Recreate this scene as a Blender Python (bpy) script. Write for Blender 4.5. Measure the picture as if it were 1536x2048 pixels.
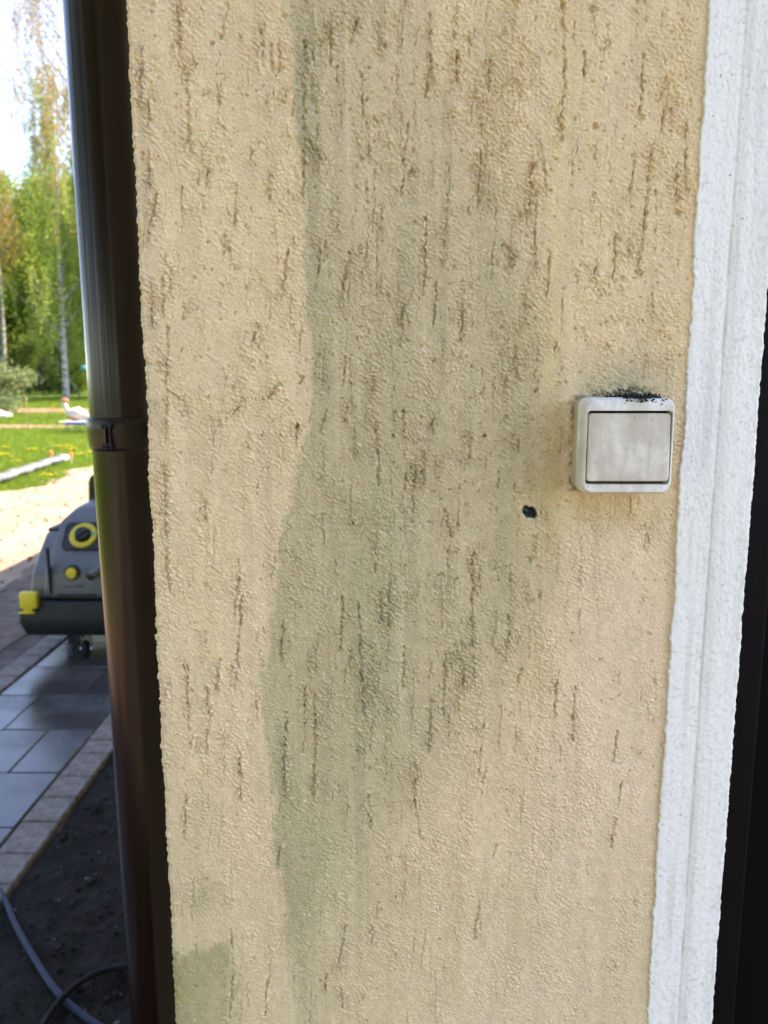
import bpy, bmesh, math, random
import numpy as np
from mathutils import Vector, Matrix

for o in list(bpy.data.objects):
    bpy.data.objects.remove(o)
S = bpy.context.scene
COL = S.collection
R = math.radians

# ------------------------------------------------------------ camera
CAM_H = 1.5
PITCH = 9.4
FPX = 1600.0
cd = bpy.data.cameras.new('camera')
cam = bpy.data.objects.new('camera', cd)
COL.objects.link(cam)
S.camera = cam
cam.location = (0, 0, CAM_H)
cam.rotation_euler = (R(90 - PITCH), 0, 0)
cd.sensor_fit = 'VERTICAL'
cd.sensor_height = 36.0
cd.lens = 36.0 * FPX / 2048.0
cd.clip_start = 0.02
cd.clip_end = 2000
cd.dof.use_dof = True
cd.dof.focus_distance = 0.70
cd.dof.aperture_fstop = 9.5
S.render.resolution_x = 768
S.render.resolution_y = 1024

# ------------------------------------------------------------ sky, sun, exposure
SUN_EL, SUN_AZ = 48.0, 70.0
W = bpy.data.worlds.new('World')
S.world = W
W.use_nodes = True
wn = W.node_tree.nodes
wn.clear()
sky = wn.new('ShaderNodeTexSky')
sky.sky_type = 'NISHITA'
sky.sun_disc = False
sky.sun_elevation = R(SUN_EL)
sky.sun_rotation = R(SUN_AZ)
sky.air_density = 0.5
sky.dust_density = 0.2
sky.ozone_density = 2.2
bg = wn.new('ShaderNodeBackground')
bg.inputs[1].default_value = 0.15
wo = wn.new('ShaderNodeOutputWorld')
W.node_tree.links.new(sky.outputs[0], bg.inputs[0])
W.node_tree.links.new(bg.outputs[0], wo.inputs[0])
sd = bpy.data.lights.new('sun', 'SUN')
sd.energy = 2.4
sd.angle = R(0.53)
sd.color = (1.0, 0.94, 0.84)
sun = bpy.data.objects.new('sun', sd)
COL.objects.link(sun)
sv = Vector((math.sin(R(SUN_AZ)) * math.cos(R(SUN_EL)), math.cos(R(SUN_AZ)) * math.cos(R(SUN_EL)), math.sin(R(SUN_EL))))
sun.rotation_euler = (-sv).to_track_quat('-Z', 'Y').to_euler()
sun.location = (0, 0, 20)
S.view_settings.view_transform = 'Standard'
S.view_settings.look = 'None'
S.view_settings.gamma = 1.0
S.view_settings.use_curve_mapping = False
S.view_settings.exposure = 3.3
S.view_settings.use_white_balance = True
S.view_settings.white_balance_temperature = 8500
S.view_settings.white_balance_tint = 18

# ------------------------------------------------------------ helpers
rng = random.Random(7)
NR = np.random.RandomState(11)
CT, ST = math.cos(R(PITCH)), math.sin(R(PITCH))


def lin(r, g, b, k=1.0):
    f = lambda c: ((c / 255.0 + 0.055) / 1.055) ** 2.4 if c > 10 else c / 255.0 / 12.92
    return (f(r) * k, f(g) * k, f(b) * k)


def at_depth(px, py, Y):
    """world point on the vertical plane at distance Y seen at photo pixel px,py"""
    u, v = (px - 768) / FPX, (py - 1024) / FPX
    d, f = ST + CT * v, CT - ST * v
    t = Y / f
    return Vector((u * t, Y, CAM_H - d * t))


def on_ground(px, py, z=0.0):
    u, v = (px - 768) / FPX, (py - 1024) / FPX
    d, f = ST + CT * v, CT - ST * v
    t = (CAM_H - z) / d
    return Vector((u * t, f * t, z))


def gz(x, y):
    t = min(max((y - 22) / 33.0, 0), 1)
    return -0.05 + 0.95 * t * t * (3 - 2 * t)


def tag(o, label=None, cat=None, group=None, kind=None):
    if label: o['label'] = label
    if cat: o['category'] = cat
    if group: o['group'] = group
    if kind: o['kind'] = kind
    return o


def thing(name, loc, label, cat, group=None, rz=0):
    o = bpy.data.objects.new(name, None)
    o.empty_display_size = 0.1
    COL.objects.link(o)
    o.location = loc
    o.rotation_euler = (0, 0, rz)
    return tag(o, label, cat, group)


def link(name, me, mat=None, parent=None, smooth=False):
    if mat is not None and len(me.materials) == 0:
        me.materials.append(mat)
    if smooth:
        me.polygons.foreach_set('use_smooth', [True] * len(me.polygons))
    o = bpy.data.objects.new(name, me)
    COL.objects.link(o)
    if parent is not None:
        o.parent = parent
    return o


def from_bm(name, bm, mat, parent=None, smooth=False):
    me = bpy.data.meshes.new(name)
    bmesh.ops.recalc_face_normals(bm, faces=bm.faces)
    if smooth:
        for e in bm.edges:
            e.smooth = not (len(e.link_faces) == 2 and e.calc_face_angle(0) > R(38) or any(len(f.verts) > 8 for f in e.link_faces))
    bm.to_mesh(me)
    bm.free()
    return link(name, me, mat, parent, smooth)


def np_mesh(name, verts, faces, nside):
    """fast mesh from numpy arrays; faces (n, nside)"""
    me = bpy.data.meshes.new(name)
    nv, nf = len(verts), len(faces)
    me.vertices.add(nv)
    me.vertices.foreach_set('co', np.asarray(verts, dtype=np.float32).ravel())
    me.loops.add(nf * nside)
    me.polygons.add(nf)
    me.loops.foreach_set('vertex_index', np.asarray(faces, dtype=np.int32).ravel())
    me.polygons.foreach_set('loop_start', np.arange(0, nf * nside, nside, dtype=np.int32))
    me.update(calc_edges=True)
    return me


def grid_faces(nr, nc):
    i = np.arange(nr * nc).reshape(nr, nc)
    return np.stack([i[:-1, :-1], i[:-1, 1:], i[1:, 1:], i[1:, :-1]], -1).reshape(-1, 4)


def vnoise(xs, zs, sx, sz, seed):
    """value noise on a rectilinear grid; result (len(zs), len(xs)) in -1..1"""
    r = np.random.RandomState(seed)
    N = 1024
    lat = r.rand(N, N).astype(np.float32) * 2 - 1
    a, b = xs / sx + 300.3, zs / sz + 100.7
    ia, ib = np.floor(a).astype(int), np.floor(b).astype(int)
    fa, fb = a - ia, b - ib
    fa, fb = fa * fa * (3 - 2 * fa), fb * fb * (3 - 2 * fb)
    A0, A1 = ia % N, (ia + 1) % N
    B0, B1 = ib % N, (ib + 1) % N
    v0 = lat[np.ix_(B0, A0)] * (1 - fa) + lat[np.ix_(B0, A1)] * fa
    v1 = lat[np.ix_(B1, A0)] * (1 - fa) + lat[np.ix_(B1, A1)] * fa
    return v0 * (1 - fb)[:, None] + v1 * fb[:, None]


def rnoise(xs, zs, sc, ang, seed, st=1.0):
    """value noise sampled on a turned lattice, so that no grain lines up with the axes"""
    r = np.random.RandomState(seed)
    N = 1024
    lat = (r.rand(N, N) * 2 - 1).astype(np.float32)
    c, s_ = math.cos(ang), math.sin(ang)
    X_, Z_ = xs[None, :], zs[:, None]
    a = ((X_ * c + Z_ * s_) / sc + 400.3).astype(np.float32)
    b = ((-X_ * s_ + Z_ * c) / (sc * st) + 300.7).astype(np.float32)
    ia, ib = a.astype(np.int32), b.astype(np.int32)
    fa, fb = a - ia, b - ib
    fa, fb = fa * fa * (3 - 2 * fa), fb * fb * (3 - 2 * fb)
    ia %= N; ib %= N
    ja, jb = (ia + 1) % N, (ib + 1) % N
    return (lat[ib, ia] * (1 - fa) + lat[ib, ja] * fa) * (1 - fb) + (lat[jb, ia] * (1 - fa) + lat[jb, ja] * fa) * fb


def sstep(a, b, x):
    t = np.clip((x - a) / (b - a), 0, 1)
    return t * t * (3 - 2 * t)


def box(bm, c, s, rot=None):
    m = Matrix.Translation(c)
    if rot is not None:
        m = m @ rot
    m = m @ Matrix.Diagonal((s[0], s[1], s[2], 1))
    return bmesh.ops.create_cube(bm, size=1.0, matrix=m)['verts']


def bevel_all(bm, w, seg=2):
    bmesh.ops.bevel(bm, geom=list(bm.edges), offset=w, segments=seg, profile=0.5, affect='EDGES')


def tube(bm, pts, rad, n=10, caps=True):
    """tube through pts; rad scalar or list"""
    pts = [Vector(p) for p in pts]
    if not isinstance(rad, (list, tuple)):
        rad = [rad] * len(pts)
    rings = []
    up = None
    for i, p in enumerate(pts):
        d = (pts[min(i + 1, len(pts) - 1)] - pts[max(i - 1, 0)]).normalized()
        if up is None:
            up = Vector((0, 0, 1)) if abs(d.z) < 0.9 else Vector((1, 0, 0))
        s = d.cross(up).normalized()
        up = s.cross(d).normalized()
        rings.append([bm.verts.new(p + (s * math.cos(2 * math.pi * k / n) + up * math.sin(2 * math.pi * k / n)) * rad[i]) for k in range(n)])
    for a, b in zip(rings[:-1], rings[1:]):
        for k in range(n):
            bm.faces.new((a[k], a[(k + 1) % n], b[(k + 1) % n], b[k]))
    if caps:
        bm.faces.new(rings[0][::-1])
        bm.faces.new(rings[-1])
    return rings


def rrect(hw, hh, r, n=5, cx=0, cz=0):
    pts = []
    for (sx, sz, a0) in ((1, 1, 0), (-1, 1, 90), (-1, -1, 180), (1, -1, 270)):
        for k in range(n + 1):
            a = R(a0 + 90 * k / n)
            pts.append((cx + sx * (hw - r) + r * math.cos(a), cz + sz * (hh - r) + r * math.sin(a)))
    return pts


def loft(bm, loops, cap0=True, cap1=True):
    rs = [[bm.verts.new(p) for p in lp] for lp in loops]
    n = len(rs[0])
    for a, b in zip(rs[:-1], rs[1:]):
        for k in range(n):
            bm.faces.new((a[k], a[(k + 1) % n], b[(k + 1) % n], b[k]))
    if cap0: bm.faces.new(rs[0][::-1])
    if cap1: bm.faces.new(rs[-1])
    return rs


# ------------------------------------------------------------ materials
def mat(name, color=(.5, .5, .5), rough=.6, spec=.5, metal=0.0):
    m = bpy.data.materials.new(name)
    m.use_nodes = True
    b = m.node_tree.nodes['Principled BSDF']
    b.inputs['Base Color'].default_value = (*color, 1)
    b.inputs['Roughness'].default_value = rough
    b.inputs['Specular IOR Level'].default_value = spec
    b.inputs['Metallic'].default_value = metal
    return m


class NT:
    def __init__(s, m):
        s.t = m.node_tree
        s.b = s.t.nodes['Principled BSDF']
        s.tc = s.t.nodes.new('ShaderNodeTexCoord')

    def n(s, typ, **k):
        x = s.t.nodes.new(typ)
        for a, v in k.items():
            setattr(x, a, v)
        return x

    def l(s, a, b):
        s.t.links.new(a, b)

    def noise(s, scale, detail=4, rough=.6, stretch=None, coord='Object', dist=0):
        x = s.n('ShaderNodeTexNoise')
        x.inputs['Scale'].default_value = scale
        x.inputs['Detail'].default_value = detail
        x.inputs['Roughness'].default_value = rough
        x.inputs['Distortion'].default_value = dist
        src = s.tc.outputs[coord]
        if stretch:
            mp = s.n('ShaderNodeMapping')
            mp.inputs['Scale'].default_value = stretch
            s.l(src, mp.inputs[0])
            src = mp.outputs[0]
        s.l(src, x.inputs['Vector'])
        return x.outputs['Fac']

    def ramp(s, fac, stops):
        x = s.n('ShaderNodeValToRGB')
        e = x.color_ramp.elements
        while len(e) < len(stops): e.new(.5)
        for i, (p, c) in enumerate(stops):
            e[i].position = p
            e[i].color = (*c, 1) if len(c) == 3 else c
        s.l(fac, x.inputs[0])
        return x.outputs[0]

    def mix(s, fac, a, b, mode='MIX'):
        x = s.n('ShaderNodeMix', data_type='RGBA', blend_type=mode)
        for i, v in ((0, fac), (6, a), (7, b)):
            if isinstance(v, (int, float)): x.inputs[i].default_value = v
            elif isinstance(v, tuple): x.inputs[i].default_value = (*v, 1)
            else: s.l(v, x.inputs[i])
        return x.outputs[2]

    def bump(s, h, strength, dist=.001):
        x = s.n('ShaderNodeBump')
        x.inputs['Strength'].default_value = strength
        x.inputs['Distance'].default_value = dist
        s.l(h, x.inputs['Height'])
        s.l(x.outputs[0], s.b.inputs['Normal'])
        return x

    def base(s, c):
        s.l(c, s.b.inputs['Base Color'])

    def rough(s, fac, a, b):
        x = s.n('ShaderNodeMapRange')
        x.inputs['To Min'].default_value = a
        x.inputs['To Max'].default_value = b
        s.l(fac, x.inputs[0])
        s.l(x.outputs[0], s.b.inputs['Roughness'])


def attr_mat(name, rough, spec, vary, fine_scale, bump_s, bump_d):
    m = mat(name, rough=rough, spec=spec)
    n = NT(m)
    a = n.n('ShaderNodeAttribute', attribute_name='Col')
    f = n.ramp(n.noise(fine_scale, 4, .7), [(0.3, (1 - vary,) * 3), (0.7, (1 + vary * .6,) * 3)])
    n.base(n.mix(1.0, a.outputs['Color'], f, 'MULTIPLY'))
    n.bump(n.noise(fine_scale * 1.6, 5, .7), bump_s, bump_d)
    return m


M_render = attr_mat('painted_render', .78, .3, .14, 420, .8, .0012)
M_white = attr_mat('white_paint', .6, .35, .05, 300, .4, .0004)


def simple_noise(name, c1, c2, scale, rough=.8, spec=.3, bump=0.0, bd=.01, stretch=None, detail=6):
    m = mat(name, c1, rough, spec)
    n = NT(m)
    f = n.noise(scale, detail, .65, stretch)
    n.base(n.ramp(f, [(.35, c1), (.65, c2)]))
    if bump:
        n.bump(n.noise(scale * 2.3, 6, .7, stretch), bump, bd)
    return m


M_plain_render = simple_noise('plain_render', (.46, .37, .21), (.54, .44, .26), 40, .85, .25, .8, .002)

# brown plastic rain pipe
M_pipe = mat('brown_pipe_plastic', (.008, .004, .0028), .22, .36)
n = NT(M_pipe)
f1 = n.noise(3.0, 6, .7, (14, 14, .7))
n.base(n.ramp(f1, [(.3, (.0080, .0028, .0018)), (.6, (.014, .0052, .0034)), (.8, (.024, .011, .007))]))
n.rough(n.noise(9, 6, .7, (6, 6, .35)), .10, .30)
n.bump(n.noise(7, 3, .5, (5, 5, .4)), .25, .002)
M_clamp = simple_noise('brown_clamp_metal', (.008, .0045, .0035), (.016, .009, .007), 25, .3, .4)
M_boltm = mat('dull_bolt_metal', (.012, .010, .009), .5, .4, .3)

# switch plastics
def dirty(name, base_c, amount, spots=True, rough=.42):
    m = mat(name, base_c, rough, .45)
    n = NT(m)
    g = n.noise(38, 5, .65)
    c = n.mix(n.ramp(g, [(.35, (0, 0, 0)), (.72, (1, 1, 1))]), base_c, tuple(x * (1 - amount) * y for x, y in zip(base_c, (1.0, .97, .86))))
    g2 = n.noise(75, 3, .6, (1, 1, .35))
    c = n.mix(n.ramp(g2, [(.44, (0, 0, 0)), (.66, (.9, .9, .9))]), c, tuple(x * y for x, y in zip(base_c, (.66, .63, .55))))
    c = n.mix(n.ramp(n.noise(140, 6, .8), [(.5, (0, 0, 0)), (.72, (.6, .6, .6))]), c, tuple(x * .6 for x in base_c))
    if spots:
        s = n.noise(330, 2, .5)
        c = n.mix(n.ramp(s, [(.70, (0, 0, 0)), (.76, (.8, .8, .8))]), c, (.06, .05, .04))
    n.base(c)
    n.rough(g, rough - .1, rough + .2)
    n.bump(n.noise(600, 3, .6), .15, .0003)
    return m


M_cover = dirty('weathered_white_plastic', (.74, .725, .69), .36)
M_rocker = dirty('grimy_rocker_plastic', (.60, .545, .465), .40)
M_sidep = dirty('yellowed_plastic', (.50, .43, .28), .40)
M_gap = mat('switch_gap', (.012, .012, .012), .7, .2)
M_dirt = simple_noise('black_grime', (.008, .008, .008), (.03, .028, .02), 400, .9, .2)
M_hole = simple_noise('dark_hole', (.006, .009, .013), (.03, .045, .055), 500, .5, .4)
M_door = mat('dark_stained_door', (.002, .0016, .002), .7, .06)
M_frame = simple_noise('dark_brown_frame', (.0022, .0016, .0016), (.005, .003, .003), 30, .6, .08, stretch=(6, 6, 1))

# ground
M_slab = mat('wet_slab', (.2, .2, .2), .3, .5)
n = NT(M_slab)
g = n.noise(2.2, 5, .6, coord='Object')
gf = n.noise(60, 6, .75)
c = n.mix(gf, (.045, .046, .05), (.095, .093, .092))
c = n.mix(n.ramp(g, [(.4, (0, 0, 0)), (.6, (.6, .6, .6))]), c, (.035, .032, .030))
n.base(c)
n.rough(n.ramp(g, [(.38, (1, 1, 1)), (.56, (0, 0, 0))]), .10, .34)
n.bump(n.noise(90, 5, .7), .18, .004)
M_border = simple_noise('border_stone', (.12, .098, .085), (.25, .21, .185), 25, .75, .3, .7, .006, detail=9)
M_sand = mat('sandy_ground', (.4, .33, .25), .95, .1)
n = NT(M_sand)
c = n.mix(n.ramp(n.noise(1.3, 6, .7), [(.35, (0, 0, 0)), (.65, (1, 1, 1))]), (.33, .255, .19), (.23, .16, .115))
c = n.mix(n.ramp(n.noise(9, 7, .75, (1, 2.2, 1)), [(.54, (0, 0, 0)), (.70, (.8, .8, .8))]), c, (.12, .075, .05))
c = n.mix(n.ramp(n.noise(3.1, 5, .7), [(.62, (0, 0, 0)), (.72, (.6, .6, .6))]), c, (.10, .13, .035))
n.base(c)
n.bump(n.noise(22, 7, .7), .8, .02)
M_soil = mat('dark_garden_soil', (.02, .017, .014), .95, .2)
n = NT(M_soil)
c = n.ramp(n.noise(18, 8, .75), [(.3, (.010, .008, .007)), (.55, (.026, .020, .017)), (.8, (.05, .04, .035))])
c = n.mix(n.ramp(n.noise(6, 6, .75), [(.52, (0, 0, 0)), (.66, (.75, .75, .75))]), c, (.010, .018, .008))
n.base(c)
n.bump(n.noise(50, 7, .75), .9, .01)
M_lawn = mat('lawn', (.06, .11, .02), .9, .15)
n = NT(M_lawn)
c = n.ramp(n.noise(.55, 8, .7), [(.3, (.075, .14, .018)), (.55, (.11, .18, .022)), (.75, (.17, .20, .04))])
n.base(c)
n.bump(n.noise(14, 6, .7), .8, .05)
M_bed = simple_noise('bare_bed_soil', (.12, .075, .05), (.27, .17, .12), 4, .95, .1, .7, .03)
M_wood_floor = simple_noise('woodland_floor', (.02, .022, .012), (.05, .06, .02), 1.2, .95, .1)


def leaf_mat(name, ca, cb, trans=.45):
    m = bpy.data.materials.new(name)
    m.use_nodes = True
    t = m.node_tree
    b = t.nodes['Principled BSDF']
    b.inputs['Roughness'].default_value = .55
    b.inputs['Specular IOR Level'].default_value = .25
    a = t.nodes.new('ShaderNodeAttribute'); a.attribute_name = 'Col'
    mx = t.nodes.new('ShaderNodeMix'); mx.data_type = 'RGBA'
    t.links.new(a.outputs['Fac'], mx.inputs[0])
    mx.inputs[6].default_value = (*ca, 1); mx.inputs[7].default_value = (*cb, 1)
    tr = t.nodes.new('ShaderNodeBsdfTranslucent')
    t.links.new(mx.outputs[2], b.inputs['Base Color'])
    t.links.new(mx.outputs[2], tr.inputs[0])
    ms = t.nodes.new('ShaderNodeMixShader'); ms.inputs[0].default_value = trans
    t.links.new(b.outputs[0], ms.inputs[1]); t.links.new(tr.outputs[0], ms.inputs[2])
    t.links.new(ms.outputs[0], t.nodes['Material Output'].inputs[0])
    return m


M_leaf_bright = leaf_mat('fresh_birch_leaves', (.13, .21, .03), (.26, .34, .055))
M_leaf_dark = leaf_mat('darker_leaves', (.06, .11, .02), (.14, .20, .035))
M_leaf_orange = leaf_mat('catkins_and_young_leaves', (.20, .20, .04), (.38, .22, .08))
M_leaf_pale = leaf_mat('pale_shrub_leaves', (.10, .15, .06), (.22, .26, .12))
M_grass = leaf_mat('grass_blades', (.08, .16, .015), (.17, .24, .03), .5)
M_bark = simple_noise('birch_bark', (.05, .045, .04), (.40, .38, .34), 2.2, .8, .2, stretch=(1, 1, 3.5))
M_darkbark = simple_noise('dark_bark', (.03, .025, .02), (.09, .075, .06), 5, .9, .2)
M_yellow_flower = mat('dandelion_yellow', (.75, .55, .015), .7, .2)
M_green_steel = mat('dark_green_steel', (.012, .03, .03), .4, .5)

# washer
M_wgrey = simple_noise('grey_housing_plastic', (.080, .088, .098), (.10, .108, .118), 30, .42, .45)
M_wdark = simple_noise('dark_panel_plastic', (.012, .013, .015), (.020, .021, .024), 30, .5, .4)
M_wblack = simple_noise('black_base_plastic', (.006, .007, .0075), (.014, .016, .017), 20, .55, .35)
M_wyellow = mat('yellow_plastic', (.62, .50, .035), .45, .4)
M_wblue = mat('blue_marker', (.10, .38, .50), .5, .4)
M_brass = mat('brass_fitting', (.10, .05, .03), .35, .5, .7)
M_chrome = mat('chromed_metal', (.6, .6, .62), .18, .5, 1.0)
M_rubber = mat('black_rubber', (.01, .01, .01), .7, .3)

# ------------------------------------------------------------ ground
def sheet(name, xs, ys, zf, m, smooth=True, parent=None):
    xs, ys = np.asarray(xs, float), np.asarray(ys, float)
    X, Y = np.meshgrid(xs, ys)
    Z = zf(X, Y)
    me = np_mesh(name, np.stack([X, Y, Z], -1).reshape(-1, 3), grid_faces(len(ys), len(xs)), 4)
    return link(name, me, m, parent, smooth)


def gz_np(X, Y):
    t = np.clip((Y - 22) / 33.0, 0, 1)
    return -0.05 + 0.95 * t * t * (3 - 2 * t)


lx = np.concatenate([np.linspace(-600, -60, 10), np.linspace(-50, 20, 71), np.linspace(30, 600, 10)])
ly = np.concatenate([np.linspace(-600, -40, 10), np.linspace(-30, 70, 101), np.linspace(80, 900, 12)])
lawn = sheet('lawn', lx, ly, lambda X, Y: gz_np(X, Y) - .012, M_lawn)
tag(lawn, 'bright sunlit green lawn running back to the trees', kind='structure')

# bare sandy yard, with an uneven edge against the lawn
sy = np.concatenate([np.linspace(-22, -4.2, 40), np.linspace(-4, 17, 340)])
sx = np.linspace(0, 1, 110)
edge = -5.25 + .16 * np.sin(sy * 1.7) + .10 * np.sin(sy * 4.9 + 1) + .05 * np.sin(sy * 13)
rgt = np.where(sy < .4, -2.2, 0.3)
X = edge[:, None] + (rgt - edge)[:, None] * sx[None, :]
Y = np.repeat(sy[:, None], len(sx), 1)
Z = -0.036 + .006 * (vnoise(sx * 6, sy, .35, .35, 5) + .6 * vnoise(sx * 6, sy, .12, .12, 6))
Z[:, 0] -= .02
me = np_mesh('sandy_yard', np.stack([X, Y, Z], -1).reshape(-1, 3), grid_faces(len(sy), len(sx)), 4)
yard = link('sandy_yard', me, M_sand, None, True)
tag(yard, 'bare pale sandy yard between the path and the lawn', kind='structure')

# dark soil strip between path and house
gx = np.linspace(-1.12, .55, 150)
gy = np.linspace(-.2, 9.0, 640)
X, Y = np.meshgrid(gx, gy)
Z = -0.018 + .006 * vnoise(gx, gy, .11, .11, 8) + .005 * vnoise(gx, gy, .04, .04, 9) + .004 * vnoise(gx, gy, .018, .018, 10)
Z[:, 0] = -.045
me = np_mesh('soil_strip', np.stack([X, Y, Z], -1).reshape(-1, 3), grid_faces(len(gy), len(gx)), 4)
soil = link('soil_strip', me, M_soil, None, True)
tag(soil, 'dark damp soil strip with moss beside the paved path', kind='structure')
# the same soil left of the path
gx = np.linspace(-2.9, -1.99, 70)
gy = np.linspace(1.0, 8.5, 420)
X, Y = np.meshgrid(gx, gy)
X = X + np.where(np.arange(70)[None, :] < 8, .06 * vnoise(gx[:1], gy, .3, .3, 4), 0)
Z = -0.022 + .006 * vnoise(gx, gy, .11, .11, 18) + .004 * vnoise(gx, gy, .03, .03, 19)
Z[:, 0] -= .03
Z[0, :] -= .03
Z[-1, :] -= .03
me = np_mesh('verge', np.stack([X, Y, Z], -1).reshape(-1, 3), grid_faces(len(gy), len(gx)), 4)
M_verge = simple_noise('trodden_earth', (.085, .062, .048), (.16, .125, .10), 9, .95, .15, .8, .01)
verge = link('verge', me, M_verge, None, True)
tag(verge, 'trodden brown earth verge left of the paved path', kind='structure')

# unseen earth added where the viewer stands, to keep green bounce off the wall
gx = np.linspace(-2.25, 10, 120)
gy = np.linspace(-13, .42, 140)
X, Y = np.meshgrid(gx, gy)
Z = -0.033 + .006 * vnoise(gx, gy, .3, .3, 28) + .004 * vnoise(gx, gy, .12, .12, 29)
me = np_mesh('added_forecourt', np.stack([X, Y, Z], -1).reshape(-1, 3), grid_faces(len(gy), len(gx)), 4)
tag(link('added_forecourt', me, M_verge, None, True), 'unseen brown earth added in front of the house wall for neutral bounce light', kind='structure')

# beds in the lawn
def blob_sheet(name, cx, cy, rx, ry, m, label, seed):
    r = random.Random(seed)
    bm = bmesh.new()
    c = bm.verts.new((cx, cy, gz(cx, cy) + .012))
    ring = []
    for k in range(40):
        a = 2 * math.pi * k / 40
        q = 1 + r.uniform(-.16, .16)
        x, y = cx + rx * q * math.cos(a), cy + ry * q * math.sin(a)
        ring.append(bm.verts.new((x, y, gz(x, y) + .004)))
    for k in range(40):
        bm.faces.new((c, ring[k], ring[(k + 1) % 40]))
    o = from_bm(name, bm, m)
    return tag(o, label, kind='structure')


blob_sheet('flower_bed', -13.2, 26.0, 3.4, .9, M_bed, 'bare brown soil bed in the lawn near the bird figure', 3)
blob_sheet('flower_bed', -14.5, 33.5, 4.5, 1.3, M_bed, 'farther brown soil bed in front of the shrub', 4)

# the paved path: slabs in staggered rows and stone borders
path = thing('paved_path', (0, 0, 0), 'wet grey slab path with lighter stone borders beside the house', None)
path['kind'] = 'structure'
bm = bmesh.new()
box(bm, (-1.56, 4.75, -.024), (.86, 9.3, .03))
from_bm('path_bed', bm, simple_noise('path_joint_sand', (.05, .048, .045), (.10, .09, .08), 30, .9, .2), path)


def slab_mesh(name, w, d, h, m, seed=0, bev=.004):
    r = random.Random(seed)
    bm = bmesh.new()
    box(bm, (0, 0, -h / 2), (w, d, h))
    bevel_all(bm, bev, 1)
    for v in bm.verts:
        v.co.x += r.uniform(-.0012, .0012); v.co.y += r.uniform(-.0012, .0012)
    me = bpy.data.meshes.new(name)
    bmesh.ops.recalc_face_normals(bm, faces=bm.faces)
    bm.to_mesh(me); bm.free()
    me.materials.append(m)
    return me


full = slab_mesh('slab', .396, .381, .032, M_slab, 1)
half = slab_mesh('slab', .196, .381, .032, M_slab, 2)
bord = [slab_mesh('border_stone', .130, d, .034, M_border, 3 + i, .006) for i, d in enumerate((.150, .185, .120, .155))]
y = 2.503 - .385 * 6
row = 0
while y < 9.2:
    cy = y + .1925
    # rows alternate: full slab by the house side, or half slab first
    if row % 2 == 0:
        items = [(full, -1.25 - .2), (half, -1.25 - .4 - .1)]
    else:
        items = [(half, -1.25 - .1), (full, -1.25 - .2 - .2)]
    for me_, cx in items:
        o = link('slab', me_, None, path)
        o.location = (cx - .004, cy, rng.uniform(-.0015, .0015))
        o.rotation_euler = (rng.uniform(-.003, .003), rng.uniform(-.003, .003), 0)
    y += .385
    row += 1
for bx in (-1.183, -1.935):
    y = .15
    k = 0
    while y < 9.2:
        i = rng.randrange(4)
        d = (.150, .185, .120, .155)[i]
        o = link('border_stone', bord[i], None, path)
        o.location = (bx, y + d / 2, .003 + rng.uniform(-.002, .002))
        o.rotation_euler = (rng.uniform(-.008, .008), rng.uniform(-.008, .008), rng.uniform(-.008, .008))
        y += d + .005

# stones and clods on the soil, stuff
def scatter(name, n_, fpos, smin, smax, m, label, seed):
    r = random.Random(seed)
    base = bmesh.new(); bmesh.ops.create_icosphere(base, subdivisions=1, radius=1)
    bv = np.array([v.co[:] for v in base.verts]); bf = np.array([[v.index for v in f.verts] for f in base.faces]); base.free()
    V, F = [], []
    for i in range(n_):
        p = fpos(r)
        s = r.uniform(smin, smax) * (1 if r.random() < .85 else 2)
        q = bv * np.array([s * r.uniform(.7, 1.3), s * r.uniform(.7, 1.3), s * r.uniform(.4, .8)]) * (1 + .25 * np.random.RandomState(seed + i).randn(len(bv), 1) * .5)
        F.append(bf + len(bv) * i)
        V.append(q + np.array(p))
    me = np_mesh(name, np.concatenate(V), np.concatenate(F), 3)
    o = link(name, me, m)
    return tag(o, label, None, None, 'stuff')


M_clod = simple_noise('soil_clods', (.014, .011, .009), (.030, .024, .020), 60, .95, .2)
M_pebble = simple_noise('pale_pebbles', (.05, .045, .04), (.13, .12, .105), 80, .8, .3)
scatter('soil_clods', 3200, lambda r: (r.uniform(-1.08, -.25), r.uniform(1.2, 4.2), -.012), .002, .0055, M_clod, 'small dark clods of soil', 21)
scatter('pebbles', 150, lambda r: (r.uniform(-1.08, -.25), r.uniform(1.2, 4.2), -.008), .002, .0055, M_pebble, 'pale pebbles on the dark soil', 22)
scatter('sand_clods', 1500, lambda r: (r.uniform(-5.2, -2.4), 4.2 + 10.5 * r.random() ** 1.3, -.03), .005, .013, M_bed, 'clods and twigs on the sandy yard', 23)

# moss / weeds on dark soil
def blades(name, pts, m, seed, h0, h1, w0, lean=.5):
    r = np.random.RandomState(seed)
    n_ = len(pts)
    a = r.rand(n_) * 6.283
    h = h0 + (h1 - h0) * r.rand(n_)
    w = w0 * (.6 + .8 * r.rand(n_))
    k = pts[:, 3] if pts.shape[1] > 3 else np.ones(n_)
    h, w = h * k, w * k
    c, s = np.cos(a), np.sin(a)
    P = pts[:, :3]
    le = lean * h * (r.rand(n_) * 2 - 1)
    b = a + r.rand(n_) * 3
    A = P + np.stack([c * w, s * w, 0 * w], -1)
    B = P - np.stack([c * w, s * w, 0 * w], -1)
    T = P + np.stack([np.cos(b) * le, np.sin(b) * le, h], -1)
    V = np.stack([A, B, T], 1).reshape(-1, 3)
    F = np.arange(3 * n_).reshape(-1, 3)
    me = np_mesh(name, V, F, 3)
    t = np.repeat(r.rand(n_), 3)
    at = me.color_attributes.new('Col', 'FLOAT_COLOR', 'POINT')
    at.data.foreach_set('color', np.stack([t, t, t, np.ones_like(t)], -1).astype(np.float32).ravel())
    me.materials.append(m)
    return me


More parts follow.
